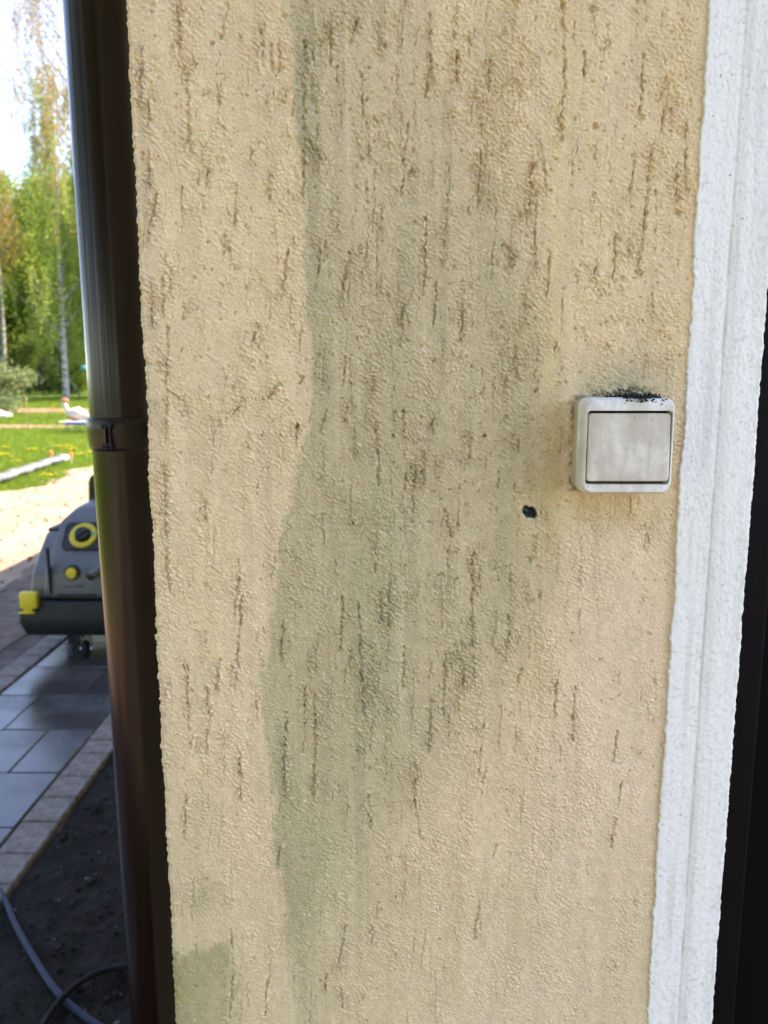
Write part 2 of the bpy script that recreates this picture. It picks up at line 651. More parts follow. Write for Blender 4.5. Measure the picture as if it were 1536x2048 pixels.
r = np.random.RandomState(33)
N = 90000
yy = 9.5 + 32 * r.rand(N) ** 1.5
xx = -(.30 + .28 * r.rand(N)) * yy
keep = xx < -5.15 + .2 * np.sin(yy * 1.7) - .06 * r.rand(N)
xx, yy = xx[keep], yy[keep]
bed = (((xx + 13.2) / 3.3) ** 2 + ((yy - 26) / .85) ** 2 < 1) | (((xx + 14.5) / 4.3) ** 2 + ((yy - 33.5) / 1.2) ** 2 < 1)
xx, yy = xx[~bed], yy[~bed]
zz = gz_np(xx, yy) - .01
pts = np.stack([xx, yy, zz, .6 + yy / 22], -1)
g = link('grass', blades('grass', pts, M_grass, 34, .03, .075, .006), None)
tag(g, 'sunlit lawn grass blades', kind='stuff')
N = 9000
cx = r.rand(90, 2) * np.array([.8, 3.0]) + np.array([-1.06, 1.3])
idx = r.randint(0, 90, N)
pp = cx[idx] + r.randn(N, 2) * .035
pts = np.stack([pp[:, 0], pp[:, 1], np.full(N, -.02), np.ones(N)], -1)
M_weed = leaf_mat('dark_weeds', (.008, .022, .008), (.022, .045, .016), .2)
g = link('weeds', blades('weeds', pts, M_weed, 36, .004, .013, .0022), None)
tag(g, 'tiny dark weeds and moss on the soil', kind='stuff')

# ------------------------------------------------------------ house
YW = 0.69                 # plane of the rendered wall
XL, XR = -0.2045, 0.2575
house = thing('house', (0, YW, 0), 'beige rendered house corner with green algae stain and white painted strip by the door', 'house')
H_EAVE = 2.85


def child(o, par):
    """keep world-space mesh while parenting to a root that is moved"""
    o.parent = par
    o.matrix_parent_inverse = Matrix.Translation(par.location).inverted()
    return o


# --- the rendered wall, fine relief where the photograph looks at it
st = 0.00074
zf = np.arange(0.845, 1.885, st)
zs = np.concatenate([np.linspace(-.1, .80, 14), zf, np.linspace(1.92, H_EAVE, 24)])
# parameter s runs round the corner: s<XL is the side face
ss = np.concatenate([np.linspace(XL - .034, XL - .006, 8), np.arange(XL - .0052, XR + .004, st)])
ns, nz = len(ss), len(zs)
fine = sstep(.82, .85, zs) * (1 - sstep(1.875, 1.90, zs))
# photo pixel of every wall point (front plane)
SX = np.maximum(ss, XL)
def proj(X, Z):
    dz = CAM_H - Z
    f = YW * CT + dz * ST
    d = -YW * ST + dz * CT
    return 768 + FPX * X / f, 1024 + FPX * d / f
PX, PY = proj(SX[None, :] + 0 * zs[:, None], zs[:, None] + 0 * SX[None, :])

def nz2(sx, sz, seed):
    return vnoise(ss, zs, sx, sz, seed)

n_big = nz2(.05, .12, 40)
n_mid = nz2(.016, .05, 41)
n_ss = nz2(.006, .008, 42)
# granules
g1 = .65 * (rnoise(ss, zs, .0036, .6, 43) + rnoise(ss, zs, .0030, 1.35, 143) + .6 * rnoise(ss, zs, .0048, 2.3, 243))
g2 = .65 * (rnoise(ss, zs, .0020, .95, 44) + rnoise(ss, zs, .0023, 2.5, 144) + .6 * rnoise(ss, zs, .0017, .2, 244))
g3 = rnoise(ss, zs, .0014, .35, 45)
gran = .45 * g1 + .75 * g2 + .50 * g3
gran = np.clip(gran, -.45, 1.1)
# how granular each area is
def interp(pts, y):
    p = np.array(pts, float)
    return np.interp(y, p[:, 0], p[:, 1])
smooth_band = np.exp(-((PX - interp([(0, 1150), (600, 1130), (1100, 1110), (1500, 990), (2048, 930)], PY)) / 26) ** 2)
leftz = 1 - sstep(interp([(0, 570), (800, 600), (1350, 520), (2048, 480)], PY) - 30, interp([(0, 600), (800, 630), (1350, 550), (2048, 520)], PY), PX)
amp = .50 + .30 * n_big + .35 * n_mid
amp = amp + .35 * np.exp(-((PX - 1010) / 70) ** 2) * (1 - sstep(1300, 1500, PY))
amp = amp * (1 - .35 * leftz) * (1 - .75 * smooth_band)
amp = amp * (1 - .25 * sstep(1600, 1950, PY)) * (1 - .15 * sstep(1100, 1180, PX) * sstep(1050, 1150, PY))
amp = np.clip(amp, .10, 1.15)
Hh = np.zeros_like(gran)
Hh += .0007 * n_big + .0005 * n_mid + .00025 * n_ss
# horizontal trowel sag lines
sag = nz2(.010, .0026, 50)
Hh += .0003 * np.clip(sag, -.2, 1) * np.clip(amp, 0, .6)

wx1, wx2, wx3 = rnoise(ss, zs, .0030, .7, 61), rnoise(ss, zs, .0028, .5, 62), rnoise(ss, zs, .0018, .9, 63)
groove = np.zeros_like(Hh)
pits = np.zeros_like(Hh)
PXM = FPX / .70      # approximate photo px per metre on the wall


def px2wall(px, py):
    p = at_depth(px, py, YW)
    return p.x, p.z


zi0 = 14


def carve(px0, py0, px1, py1, w=1.0, depth=1.0, head=True, seed=0, broken=.35):
    """a scratch from its top (px0,py0) to its bottom; photo pixel positions on the wall"""
    x0, z0 = px2wall(px0, py0)
    x1, z1 = px2wall(px1, py1)
    rr = np.random.RandomState(seed)
    if z0 < z1: x0, z0, x1, z1 = x1, z1, x0, z0
    a, b = np.searchsorted(zs, z1 - .002), np.searchsorted(zs, z0 + .002)
    if b - a < 2: return
    zz = zs[a:b]
    t = (z0 - zz) / max(z0 - z1, 1e-4)
    wob = np.interp(zz, np.arange(z1 - .01, z0 + .012, .004), (rr.rand(len(np.arange(z1 - .01, z0 + .012, .004))) - .5) * .0014)
    cx = x0 + (x1 - x0) * t + wob
    kk = np.arange(z1 - .01, z0 + .012, .0022)
    on = np.interp(zz, kk, rr.rand(len(kk)))
    on = .35 + .65 * np.clip((on - broken) / .3, 0, 1)
    on *= sstep(0, .04, t + .01) * (1 - sstep(.85, 1.02, t))
    sig = (.00095 * w) * (.55 + .9 * np.interp(zz, kk, rr.rand(len(kk))))
    lo, hi = np.searchsorted(ss, min(x0, x1) - .008), np.searchsorted(ss, max(x0, x1) + .008)
    if hi - lo < 2: return
    xx = ss[lo:hi]
    dx = xx[None, :] - cx[:, None] + .0010 * wx1[a:b, lo:hi] + .0005 * wx3[a:b, lo:hi]
    sig = sig * 1.15
    prof = np.exp(-(np.abs(dx) / sig[:, None]) ** 2.4) * on[:, None]
    groove[a:b, lo:hi] = np.maximum(groove[a:b, lo:hi], prof * depth)
    # pushed-up crumbs on one side
    lip = np.exp(-((dx - 2.0 * sig[:, None]) / (.9 * sig[:, None])) ** 2) * on[:, None] * depth
    Hh[a:b, lo:hi] += .0006 * lip
    if head and rr.rand() < .6:
        pit(px0 + rr.uniform(-3, 3), py0, rr.uniform(.9, 1.7) * w, rr.uniform(.8, 1.6) * w, depth)
    for _ in range(int((z0 - z1) / .006)):
        if rr.rand() < .35:
            tt = rr.rand(); pit(px0 + (px1 - px0) * tt + rr.uniform(-5, 5), py0 + (py1 - py0) * tt, rr.uniform(.5, 1.2), rr.uniform(.5, 1.1), depth * .8)


def pit(px, py, rw=1.5, rh=1.3, depth=1.0):
    x0, z0 = px2wall(px, py)
    rw, rh = rw * .001, rh * .001
    a, b = np.searchsorted(zs, z0 - 3 * rh), np.searchsorted(zs, z0 + 3 * rh)
    lo, hi = np.searchsorted(ss, x0 - 3 * rw), np.searchsorted(ss, x0 + 3 * rw)
    if b - a < 2 or hi - lo < 2: return
    zz, xx = zs[a:b], ss[lo:hi]
    sb = (slice(a, b), slice(lo, hi))
    d = ((xx[None, :] - x0 + .0013 * wx1[sb]) / rw) ** 2 + ((zz[:, None] - z0 + .0013 * wx2[sb]) / rh) ** 2
    d = d * (1 + .7 * wx3[sb])
    pits[a:b, lo:hi] = np.maximum(pits[a:b, lo:hi], depth * np.exp(-d ** 1.3))


G = [
 (355, 10, 362, 130, 1.0), (372, 140, 378, 315, 1.7), (395, 340, 395, 372, .9), (414, 342, 408, 378, 1.3), (470, 366, 468, 460, 1.4),
 (537, 352, 540, 402, 1.5), (361, 372, 362, 432, .7), (312, 386, 290, 500, 1.3), (447, 474, 446, 512, 1.2), (575, 500, 560, 600, 1.3), (575, 505, 612, 515, 1.0),
 (606, 80, 608, 300, 1.3), (608, 300, 603, 420, 1.4), (661, 40, 659, 140, .9), (712, 40, 698, 96, 1.1), (722, 142, 726, 240, 1.1), (733, 235, 740, 322, .8),
 (699, 500, 680, 602, 1.1), (520, 60, 524, 120, 1.3), (540, 88, 545, 150, 1.6), (558, 92, 556, 150, 1.2), (612, 90, 612, 140, 1.2), (626, 98, 628, 140, 1.1),
 (281, 100, 276, 230, 1.8), (296, 180, 297, 260, 1.0), (295, 300, 298, 380, 1.3), (300, 560, 305, 660, 1.4), (340, 540, 342, 600, 1.2), (325, 545, 326, 640, 1.0),
 (860, 30, 862, 170, 1.1), (862, 120, 848, 200, .9), (915, 100, 913, 172, .9), (817, 240, 800, 402, .9), (1124, 0, 1130, 190, 1.2), (1127, 190, 1122, 290, .8),
 (1287, 108, 1280, 250, .9), (1337, 166, 1310, 210, 1.0), (1327, 215, 1324, 265, .8), (1272, 304, 1256, 420, 1.0), (1303, 288, 1288, 470, 1.1), (1290, 450, 1272, 560, .9),
 (1192, 520, 1190, 580, .7), (1232, 470, 1226, 572, .8), (1064, 330, 1058, 450, 1.3), (1072, 380, 1068, 545, 1.0), (1085, 290, 1092, 400, .8), (962, 302, 955, 425, 1.0),
 (1119, 235, 1119, 290, .9), (852, 430, 846, 600, .8), (1355, 320, 1350, 410, .8), (1372, 240, 1370, 400, .7), (1100, 500, 1092, 600, 1.1), (1008, 488, 1038, 520, 1.7),
 (335, 650, 330, 780, 1.4), (333, 790, 328, 885, 1.5), (335, 780, 362, 800, 1.1), (362, 800, 377, 832, 1.1), (328, 932, 333, 1100, 1.8), (331, 1100, 338, 1185, 1.6),
 (408, 1003, 411, 1046, 1.7), (594, 850, 590, 898, 1.3), (513, 645, 506, 686, 1.6), (366, 618, 364, 640, 1.2), (555, 770, 535, 800, 1.4), (487, 800, 462, 832, 1.1),
 (604, 752, 596, 770, 1.2), (745, 742, 742, 800, 1.1), (751, 845, 757, 980, 1.1), (787, 824, 786, 880, 1.2), (806, 820, 808, 880, 1.3), (848, 900, 846, 985, 1.0),
 (945, 866, 936, 920, 1.2), (1028, 870, 1026, 905, .9), (1038, 868, 1034, 910, .9), (866, 836, 866, 870, .8), (998, 940, 995, 980, .9), (890, 1015, 900, 1080, 1.1),
 (970, 870, 960, 890, 1.0), (830, 940, 826, 980, 1.2), (812, 940, 808, 985, 1.1), (650, 820, 640, 870, 1.0), (1080, 750, 1070, 790, 1.0),
 (475, 1160, 466, 1250, 1.4), (483, 1190, 476, 1290, 1.5), (476, 1290, 468, 1386, 1.5), (436, 1322, 432, 1386, 1.5), (412, 1378, 418, 1440, 1.5), (416, 1440, 410, 1512, 1.5),
 (514, 1390, 512, 1452, 1.1), (478, 1502, 482, 1610, 1.3), (365, 1320, 372, 1400, 1.0), (374, 1330, 376, 1460, 1.0), (385, 1470, 380, 1500, 1.0), (565, 1240, 562, 1332, 1.3),
 (571, 1425, 568, 1500, 1.4), (566, 1490, 570, 1610, 1.4), (610, 1370, 606, 1450, 1.1), (627, 1380, 630, 1500, 1.3), (630, 1490, 622, 1600, 1.4), (685, 1192, 680, 1312, 1.2),
 (715, 1205, 722, 1330, 1.2), (722, 1330, 728, 1440, 1.1), (780, 1130, 774, 1280, 1.2), (808, 1290, 804, 1380, 1.0), (760, 1185, 764, 1260, .9), (700, 1300, 700, 1350, .8),
 (896, 1100, 893, 1180, 1.1), (945, 1110, 945, 1260, 1.0), (942, 1180, 948, 1370, 1.1), (890, 1312, 886, 1442, 1.3), (862, 1400, 858, 1512, 1.1), (1110, 1380, 1108, 1442, 1.0),
 (1118, 1340, 1110, 1385, .8), (1040, 1340, 1028, 1390, 1.3), (992, 1222, 985, 1300, 1.2), (1016, 1228, 1018, 1300, 1.0), (1080, 1180, 1078, 1202, 1.3), (1055, 1190, 1050, 1210, 1.2),
 (967, 1440, 955, 1560, 1.0), (832, 1530, 826, 1600, 1.2), (828, 1600, 840, 1680, 1.2), (1150, 1370, 1144, 1490, .7), (905, 1290, 925, 1330, 1.4), (925, 1330, 925, 1380, 1.2),
 (371, 1590, 368, 1680, 1.4), (626, 1550, 624, 1602, 1.3), (736, 1590, 740, 1662, 1.2), (690, 1850, 682, 1900, 1.1), (742, 1846, 741, 1900, 1.1), (686, 1880, 670, 1950, .9),
 (652, 1950, 648, 1995, 1.1), (682, 1975, 685, 2020, .9), (462, 1855, 466, 1950, .9), (465, 1950, 458, 2048, .8), (533, 1960, 530, 2040, .8), (990, 1690, 984, 1720, 1.0),
 (958, 1800, 950, 1860, 1.0), (948, 1860, 952, 1880, 1.6), (1230, 1640, 1220, 1700, .8), (1235, 1460, 1225, 1530, .8), (1245, 1560, 1235, 1620, .6), (560, 1690, 552, 1740, 1.1),
 (808, 590, 800, 700, .9), (872, 560, 866, 660, .9), (925, 620, 922, 690, .8), (640, 480, 636, 560, 1.0), (1170, 100, 1168, 160, .7), (690, 710, 684, 780, 1.0), (980, 120, 975, 190, .9),
]
for i, (a, b, c, d, w) in enumerate(G):
    carve(a, b, c, d, w * .85, 1.0, True, 100 + i)
rw = random.Random(5)
for i in range(1300):
    px, py = rw.uniform(262, 1400), rw.uniform(-30, 2080)
    # scratches are rarer low on the right and on the smooth left
    dens = .95 if 600 < px < 1080 else .55
    if px > 1120 and py > 1080: dens = .22
    if py > 1650: dens *= .45
    if rw.random() > dens: continue
    L = rw.choice((18, 28, 40, 60, 85)) * rw.uniform(.7, 1.4)
    carve(px, py, px + rw.gauss(-.03, .06) * L, py + L, rw.uniform(.4, .8), rw.uniform(.25, .75), rw.random() < .5, 1000 + i, .45)
for i in range(3400):
    px, py = rw.uniform(262, 1410), rw.uniform(-30, 2080)
    if px > 1120 and py > 1080 and rw.random() < .6: continue
    if py > 1650 and rw.random() < .5: continue
    s = rw.uniform(.5, 1.0) if rw.random() < .85 else rw.uniform(1.0, 1.8)
    pit(px, py, s * rw.uniform(.8, 1.3), s * rw.uniform(.7, 1.1), rw.uniform(.4, 1.0))
# left-corner crumble line and a few large chips
for i in range(90):
    pit(rw.uniform(262, 300) + rw.uniform(0, 1) * 40, rw.uniform(0, 2048), rw.uniform(.6, 1.5), rw.uniform(.6, 1.4), rw.uniform(.4, .9))
for (px, py, a, b) in ((357, 12, 2.6, 2.0), (440, 74, 2.4, 1.6), (425, 85, 2, 1.5), (410, 187, 3, 2), (492, 190, 1.8, 1.3), (440, 483, 1.4, 2.4), (470, 535, 2.6, 2.2), (455, 500, 2.0, 2.4), (565, 205, 2.0, 1.8), (622, 203, 2, 2), (622, 283, 2.4, 1.6), (628, 300, 2.2, 1.8), (1185, 18, 3.6, 2.6), (750, 238, 2.4, 2.0), (735, 200, 1.5, 1.5), (770, 90, 2.6, 2.0), (822, 345, 2.2, 1.8), (1357, 425, 2.2, 1.5), (1020, 520, 3.2, 2.6), (1283, 235, 3.0, 1.2), (1190, 252, 2.2, 1.4), (720, 1290, 2, 1.6), (880, 1150, 2.4, 1.8), (950, 1878, 2.0, 2.2), (925, 1290, 2.6, 2.0), (910, 1160, 2, 1.6), (1060, 1120, 2.5, 2), (1020, 1160, 2, 2)):
    pit(px, py, a, b, 1.2)
rough_in = .7 + .3 * g2
def blur(A, ky, kx):
    for ax, k in ((0, ky), (1, kx)):
        c_ = np.cumsum(np.pad(A, [(k + 1, k) if a_ == ax else (0, 0) for a_ in (0, 1)], mode='edge'), axis=ax)
        A = (np.take(c_, range(2 * k + 1, c_.shape[ax]), ax) - np.take(c_, range(0, c_.shape[ax] - 2 * k - 1), ax)) / (2 * k + 1)
    return A
near = np.clip(blur(blur(groove + .8 * pits, 5, 4), 4, 3) * 4.5, 0, 1)
amp = np.clip(.12 + amp * .55 + 1.05 * near * (1 - .6 * smooth_band), .10, 1.4)
Hh += gran * amp * (.35 + .65 * sstep(-.5, .5, rnoise(ss, zs, .012, .2, 97, 2.5))) * .0017
Hh -= .0034 * groove * rough_in + .0030 * pits * rough_in
# small hole that was drilled beside the switch
hx, hz = px2wall(1060, 1026)
dh = (((ss[None, :] - hx) + .35 * (zs[:, None] - hz)) / .0068) ** 2 + ((zs[:, None] - hz) / .0052) ** 2
dh = dh * (1 + .5 * g1)
Hh -= .004 * (1 - sstep(.6, 1.1, dh))
# bulge of filler round the switch box
swx, swz = .199, 1.446
db = np.maximum(np.abs(ss[None, :] - swx) - .0375, np.abs(zs[:, None] - swz) - .0395)
Hh += .0016 * np.exp(-(np.clip(db + .1 * 0, 0, 1) / .004) ** 2) * sstep(-.2, .6, n_ss + .4 * g1 + .1)
Hh *= fine[:, None]

# colours
def cc(r_, g_, b_, k=.98):
    return np.array(lin(r_, g_, b_, k))
C = np.zeros((nz, ns, 3)) + cc(214, 189, 148)
def blend(mask, col):
    global C
    m_ = np.clip(mask, 0, 1)[..., None]
    C = C * (1 - m_) + col * m_
wig = 14 * n_mid + 6 * g1
# yellower upper right
blend(.75 * sstep(880, 1150, PX + 25 * n_big) * (1 - sstep(950, 1150, PY)), cc(216, 190, 149))
# pinkish washed area low right
pk = sstep(interp([(900, 1250), (1060, 1140), (1400, 1080), (1600, 960), (2048, 700)], PY) - 40, interp([(900, 1280), (1060, 1160), (1400, 1150), (1600, 1100), (2048, 1000)], PY) + 40, PX + wig) * sstep(1000, 1090, PY + 20 * n_mid)
blend(.85 * pk, cc(219, 193, 160))
blend(.5 * sstep(1500, 1900, PY), cc(203, 182, 144))
# the big algae stain
lb = interp([(-50, 560), (0, 566), (100, 592), (300, 606), (500, 612), (800, 620), (900, 607), (1000, 585), (1100, 562), (1200, 545), (1350, 524), (1450, 536), (1600, 548), (1750, 560), (2100, 600)], PY)
rb = interp([(-50, 850), (300, 960), (600, 1060), (900, 1110), (1100, 1110), (1300, 1020), (1500, 900), (1700, 760), (2048, 640)], PY)
inst = sstep(-9, 11, PX - lb + .9 * wig + 9 * n_ss)
outst = 1 - sstep(-190, 60, PX - rb - 60 + 40 * n_big + 30 * n_mid)
edge_d = np.exp(-np.clip(PX - lb, 0, 999) / 90)
stn = inst * outst
low = 1 - .4 * sstep(1650, 2000, PY)
upn = .6 + .4 * sstep(150, 650, PY)
blend(stn * low * upn * (.88 + .15 * n_mid + .12 * n_big), cc(182, 166, 128))
blend(stn * edge_d * low * (.30 + .26 * sstep(600, 900, PY)) * (.8 + .4 * n_big + .3 * g1), cc(156, 150, 106))
blend(.24 * stn * sstep(.15, .7, n_big + .4 * n_mid) * low, cc(156, 152, 116))
stk_ = nz2(.0035, .11, 95) * .6 + nz2(.009, .16, 96) * .6
blend(.36 * sstep(.1, .7, stk_) * (.35 + .65 * stn), cc(160, 150, 120))
blend(.22 * sstep(.2, .8, -stk_), cc(216, 196, 160))
# faint grey-green film over the right middle
blend(.30 * sstep(900, 1000, PX) * (1 - sstep(1080, 1140, PX + wig)) * sstep(500, 700, PY) * (1 - sstep(1250, 1450, PY)), cc(178, 166, 118))
# vertical runs
for x_, s_, y0_, y1_, a_, colr in ((1110, 16, -50, 1150, .55, (205, 180, 128)), (1135, 9, 0, 1000, .3, (196, 172, 124)), (790, 12, 650, 1000, .35, (164, 158, 100)), (600, 10, 0, 330, .55, (150, 146, 112)),
                                  (1322, 8, 1000, 2060, .5, (178, 148, 104)), (1210, 10, 1650, 2060, .22, (190, 160, 118)), (1030, 14, 1750, 2060, .28, (186, 158, 118)), (920, 12, 1700, 2060, .25, (184, 158, 118)),
                                  (1000, 26, 1480, 1720, .45, (206, 182, 134)), (1120, 20, 1080, 1500, .25, (198, 172, 126)), (1250, 9, 1700, 2060, .2, (186, 156, 112)), (680, 9, 100, 500, .25, (160, 152, 116)),
                                  (960, 9, 300, 900, .22, (178, 164, 116)), (860, 10, 0, 420, .22, (176, 162, 118)), (1180, 8, 200, 700, .2, (196, 170, 120))):
    xs_ = x_ + (PY - (y0_ + y1_) / 2) * (768 - x_) / 10600 * (1 if x_ != 1322 else 1)
    blend(a_ * np.exp(-((PX - xs_ + 4 * n_mid) / s_) ** 2) * sstep(y0_ - 40, y0_ + 60, PY) * (1 - sstep(y1_ - 120, y1_ + 20, PY)) * (.8 + .4 * n_ss), cc(*colr))
# green patch at the foot of the wall corner
gp = sstep(0, 30, PY - interp([(0, 1890), (345, 1884), (400, 1876), (450, 1862), (475, 1850), (500, 2060), (1500, 2300)], PX) + 26 * n_mid + 14 * n_ss + 8 * g1) * (1 - sstep(440, 482, PX + 1.1 * wig + 10 * n_ss))
blend(.85 * gp * (.8 + .25 * n_big + .2 * n_mid), cc(132, 130, 76))
blend(.55 * np.exp(-((PX - 405) / 34) ** 2 - ((PY - 1790) / 45) ** 2) * (.7 + .8 * g1), cc(150, 146, 100))
blend(.30 * np.exp(-((PX - 400) / 50) ** 2 - ((PY - 1660) / 60) ** 2) * (.7 + .8 * g1), cc(166, 158, 112))
# greyish weathered crumble down the corner
blend(.32 * np.exp(-((PX - interp([(0, 275), (600, 300), (1200, 325), (2048, 362)], PY)) / 16) ** 2) * sstep(-.3, .5, n_ss + .6 * g1), cc(150, 146, 130))
# soot and grime above and round the switch, painted shade below it
blend(.60 * np.exp(-((PX - 1262) / 75) ** 2 - ((PY - 745) / 45) ** 2) * (.75 + .5 * g1 + .3 * n_ss), cc(152, 142, 118))
ring = np.exp(-(np.clip(db, 0, 1) / .0022) ** 2) * (db > -.004)
blend(.75 * ring * sstep(-.35, .5, g1 + .5 * n_ss), cc(92, 88, 62))
blend(.95 * np.exp(-((PX - 1252) / 62) ** 2 - ((PY - 781) / 11) ** 2) * sstep(-.5, .4, g1 + g2), cc(26, 24, 20))
blend(.30 * np.exp(-((PX - 1240) / 80) ** 2 - ((PY - 1020) / 34) ** 2), cc(178, 152, 106))  # shadow under the switch box, painted into the wall colour
# dust left in scratches and pits, bare grey plaster showing in the scratches
blend(.40 * np.clip(groove, 0, 1) * sstep(-.5, .5, n_mid + n_ss), cc(168, 156, 138))
blend(.22 * np.clip(groove, 0, 1) * sstep(.0, .6, n_ss - n_mid), cc(96, 84, 62))
blend(.20 * np.clip(pits, 0, 1), cc(132, 114, 82))
# pepper specks of soot
spk = nz2(.0022, .0022, 71) + .5 * nz2(.0011, .0011, 72)
blend(.75 * sstep(1.12, 1.3, spk), cc(60, 52, 40))
lsp = nz2(.004, .003, 73) + .5 * g3
blend(.55 * sstep(.95, 1.2, lsp), cc(222, 210, 190))
blend(.7 * (1 - sstep(1.1, 1.9, dh)) * sstep(-.4, .3, g1), cc(222, 208, 180))
blend(1 - sstep(.7, 1.15, dh), cc(20, 26, 32))
blend((1 - sstep(.5, .9, dh)) * sstep(.55, .8, g3), cc(90, 120, 130))
C *= (1 + .05 * n_mid + .05 * n_ss + .05 * g1 + .05 * g2)[..., None]
blend(.42 * sstep(.45, 1.0, rnoise(ss, zs, .0028, .4, 90) * .7 + .5 * rnoise(ss, zs, .0015, 1.3, 91)) * np.clip(amp, .2, 1), cc(140, 122, 84))
blend(.35 * sstep(.5, 1.0, rnoise(ss, zs, .0034, .8, 92) * .7 + .5 * rnoise(ss, zs, .0016, 1.7, 93)) * np.clip(amp, .2, 1), cc(226, 208, 170))
C = np.clip(C, .004, .9)

front = ss >= XL
Xv = np.where(front[None, :], ss[None, :] + 0 * Hh, XL - Hh * 1.0 + 0.0)
# rounded corner
cr = .0045
ang = np.clip((XL + cr - ss) / (cr * 1.57), 0, 1) * (math.pi / 2)
cornx = np.where(ss < XL + cr, XL + cr - np.sin(ang) * cr, ss)
corny = np.where(ss < XL + cr, YW + cr - np.cos(ang) * cr, YW)
side_d = np.clip(XL + cr - cr * 1.57 - ss, 0, None)
corny = corny + side_d
nx, ny = -np.sin(ang), -np.cos(ang)
Hc = Hh * 1.0
wv = .0006 * nz2(1.0, .05, 80) + .0003 * nz2(1.0, .011, 81) + .0006 * nz2(.5, .0045, 82) + .0006 * nz2(.5, .0022, 83)
Hc = Hc + np.where(ss[None, :] < XL + .004, wv * fine[:, None], 0) * 1.0
Xv = cornx[None, :] + nx[None, :] * Hc
Yv = corny[None, :] + ny[None, :] * Hc
Zv = np.repeat(zs[:, None], ns, 1)
me = np_mesh('rendered_wall', np.stack([Xv, Yv, Zv], -1).reshape(-1, 3), grid_faces(nz, ns), 4)
at = me.color_attributes.new('Col', 'FLOAT_COLOR', 'POINT')
at.data.foreach_set('color', np.concatenate([C, np.ones((nz, ns, 1))], -1).astype(np.float32).ravel())
w = child(link('rendered_wall', me, M_render, None, True), house)
w['label'] = 'beige scratched render with algae stain left of the white strip'

# --- white painted strip at the door
x0, x1 = .2575, .3205
wst = .0011
zf2 = np.arange(0.845, 1.885, wst)
zs2 = np.concatenate([np.linspace(-.1, .80, 10), zf2, np.linspace(1.92, 2.25, 6)])
s2 = np.concatenate([[x0 - .0006], np.arange(x0, x1, wst), x1 + np.linspace(.0008, .09, 12)])
f2 = sstep(.82, .85, zs2) * (1 - sstep(1.875, 1.90, zs2))
def q(sx, sz, seed): return vnoise(s2, zs2, sx, sz, seed)
h2 = .00038 * np.clip(rnoise(s2, zs2, .0034, .7, 1) * .6 + rnoise(s2, zs2, .0023, 1.9, 2) * .6, -.3, 1) + .0002 * q(.03, .3, 3)
gxc = .2862 + .0004 * q(1, .02, 6)[:, :1]
h2 -= .0007 * np.exp(-((s2[None, :] - gxc) / .0008) ** 2)
h2 += .0003 * sstep(.285, .289, s2[None, :]) * (1 - sstep(.303, .309, s2[None, :]))
h2 *= f2[:, None]
c2 = np.zeros((len(zs2), len(s2), 3)) + cc(221, 219, 212, .96)
def bl2(m_, col):
    global c2
    m_ = np.clip(m_, 0, 1)[..., None]
    c2 = c2 * (1 - m_) + col * m_
bl2(.6 * np.exp(-((s2[None, :] - .291) / .004) ** 2) * (.6 + .4 * q(.004, .05, 7)), cc(206, 205, 190, .8))
bl2(.45 * np.exp(-((s2[None, :] - gxc) / .0011) ** 2) * sstep(-.4, .5, q(.01, .03, 12)), cc(160, 160, 145, .8))
bl2(.35 * sstep(.2, .8, q(.006, .12, 8)), cc(200, 199, 190, .8))
bl2(.22 * sstep(.1, .7, q(.0022, .10, 14)), cc(196, 194, 184, .9))
bl2(.30 * sstep(.3, .9, q(.0030, .0025, 15)), cc(176, 174, 166, .8))
bl2(.8 * sstep(1.16, 1.28, q(.0020, .0020, 9) + .5 * q(.0011, .0011, 10)), cc(60, 56, 52))
bl2(.4 * np.exp(-((s2[None, :] - .3185) / .003) ** 2) * sstep(0, .6, q(.003, .008, 11)), cc(180, 172, 156))
edg = .0011 * vnoise(np.zeros(1), zs2, 1, .05, 20)[:, 0] + .0008 * vnoise(np.zeros(1), zs2, 1, .009, 21)[:, 0] + .0011 * vnoise(np.zeros(1), zs2, 1, .003, 22)[:, 0]
edr = .0008 * vnoise(np.zeros(1), zs2, 1, .03, 23)[:, 0] + .0006 * vnoise(np.zeros(1), zs2, 1, .006, 24)[:, 0] + .0005 * vnoise(np.zeros(1), zs2, 1, .0025, 25)[:, 0]
wl = np.clip(1 - (s2 - x0) / .004, 0, 1)[None, :]
wr = np.clip((s2 - x1 + .003) / .003, 0, 1)[None, :]
Xs = np.minimum(s2, x1)[None, :] + edg[:, None] * f2[:, None] * wl + edr[:, None] * f2[:, None] * wr
Ys = (YW - .0016) + np.where(s2 <= x1, 0, s2 - x1)[None, :] - h2 + 0 * Xs
Ys[:, 0] += .004
rnd = np.clip((s2 - (x1 - .0022)) / .0022, 0, 1)
Ys += (.0015 * rnd ** 2)[None, :]
me = np_mesh('white_strip', np.stack([Xs, Ys, np.repeat(zs2[:, None], len(s2), 1)], -1).reshape(-1, 3), grid_faces(len(zs2), len(s2)), 4)
at = me.color_attributes.new('Col', 'FLOAT_COLOR', 'POINT')
at.data.foreach_set('color', np.concatenate([c2, np.ones(c2.shape[:2] + (1,))], -1).astype(np.float32).ravel())
w = child(link('white_strip', me, M_white, None, True), house)
w['label'] = 'white painted strip along the door opening'

# --- the rest of the house body
def hpart(name, boxes, m, bev=0):
    bm = bmesh.new()
    for c_, s_ in boxes: box(bm, c_, s_)
    if bev: bevel_all(bm, bev, 2)
    return child(from_bm(name, bm, m), house)


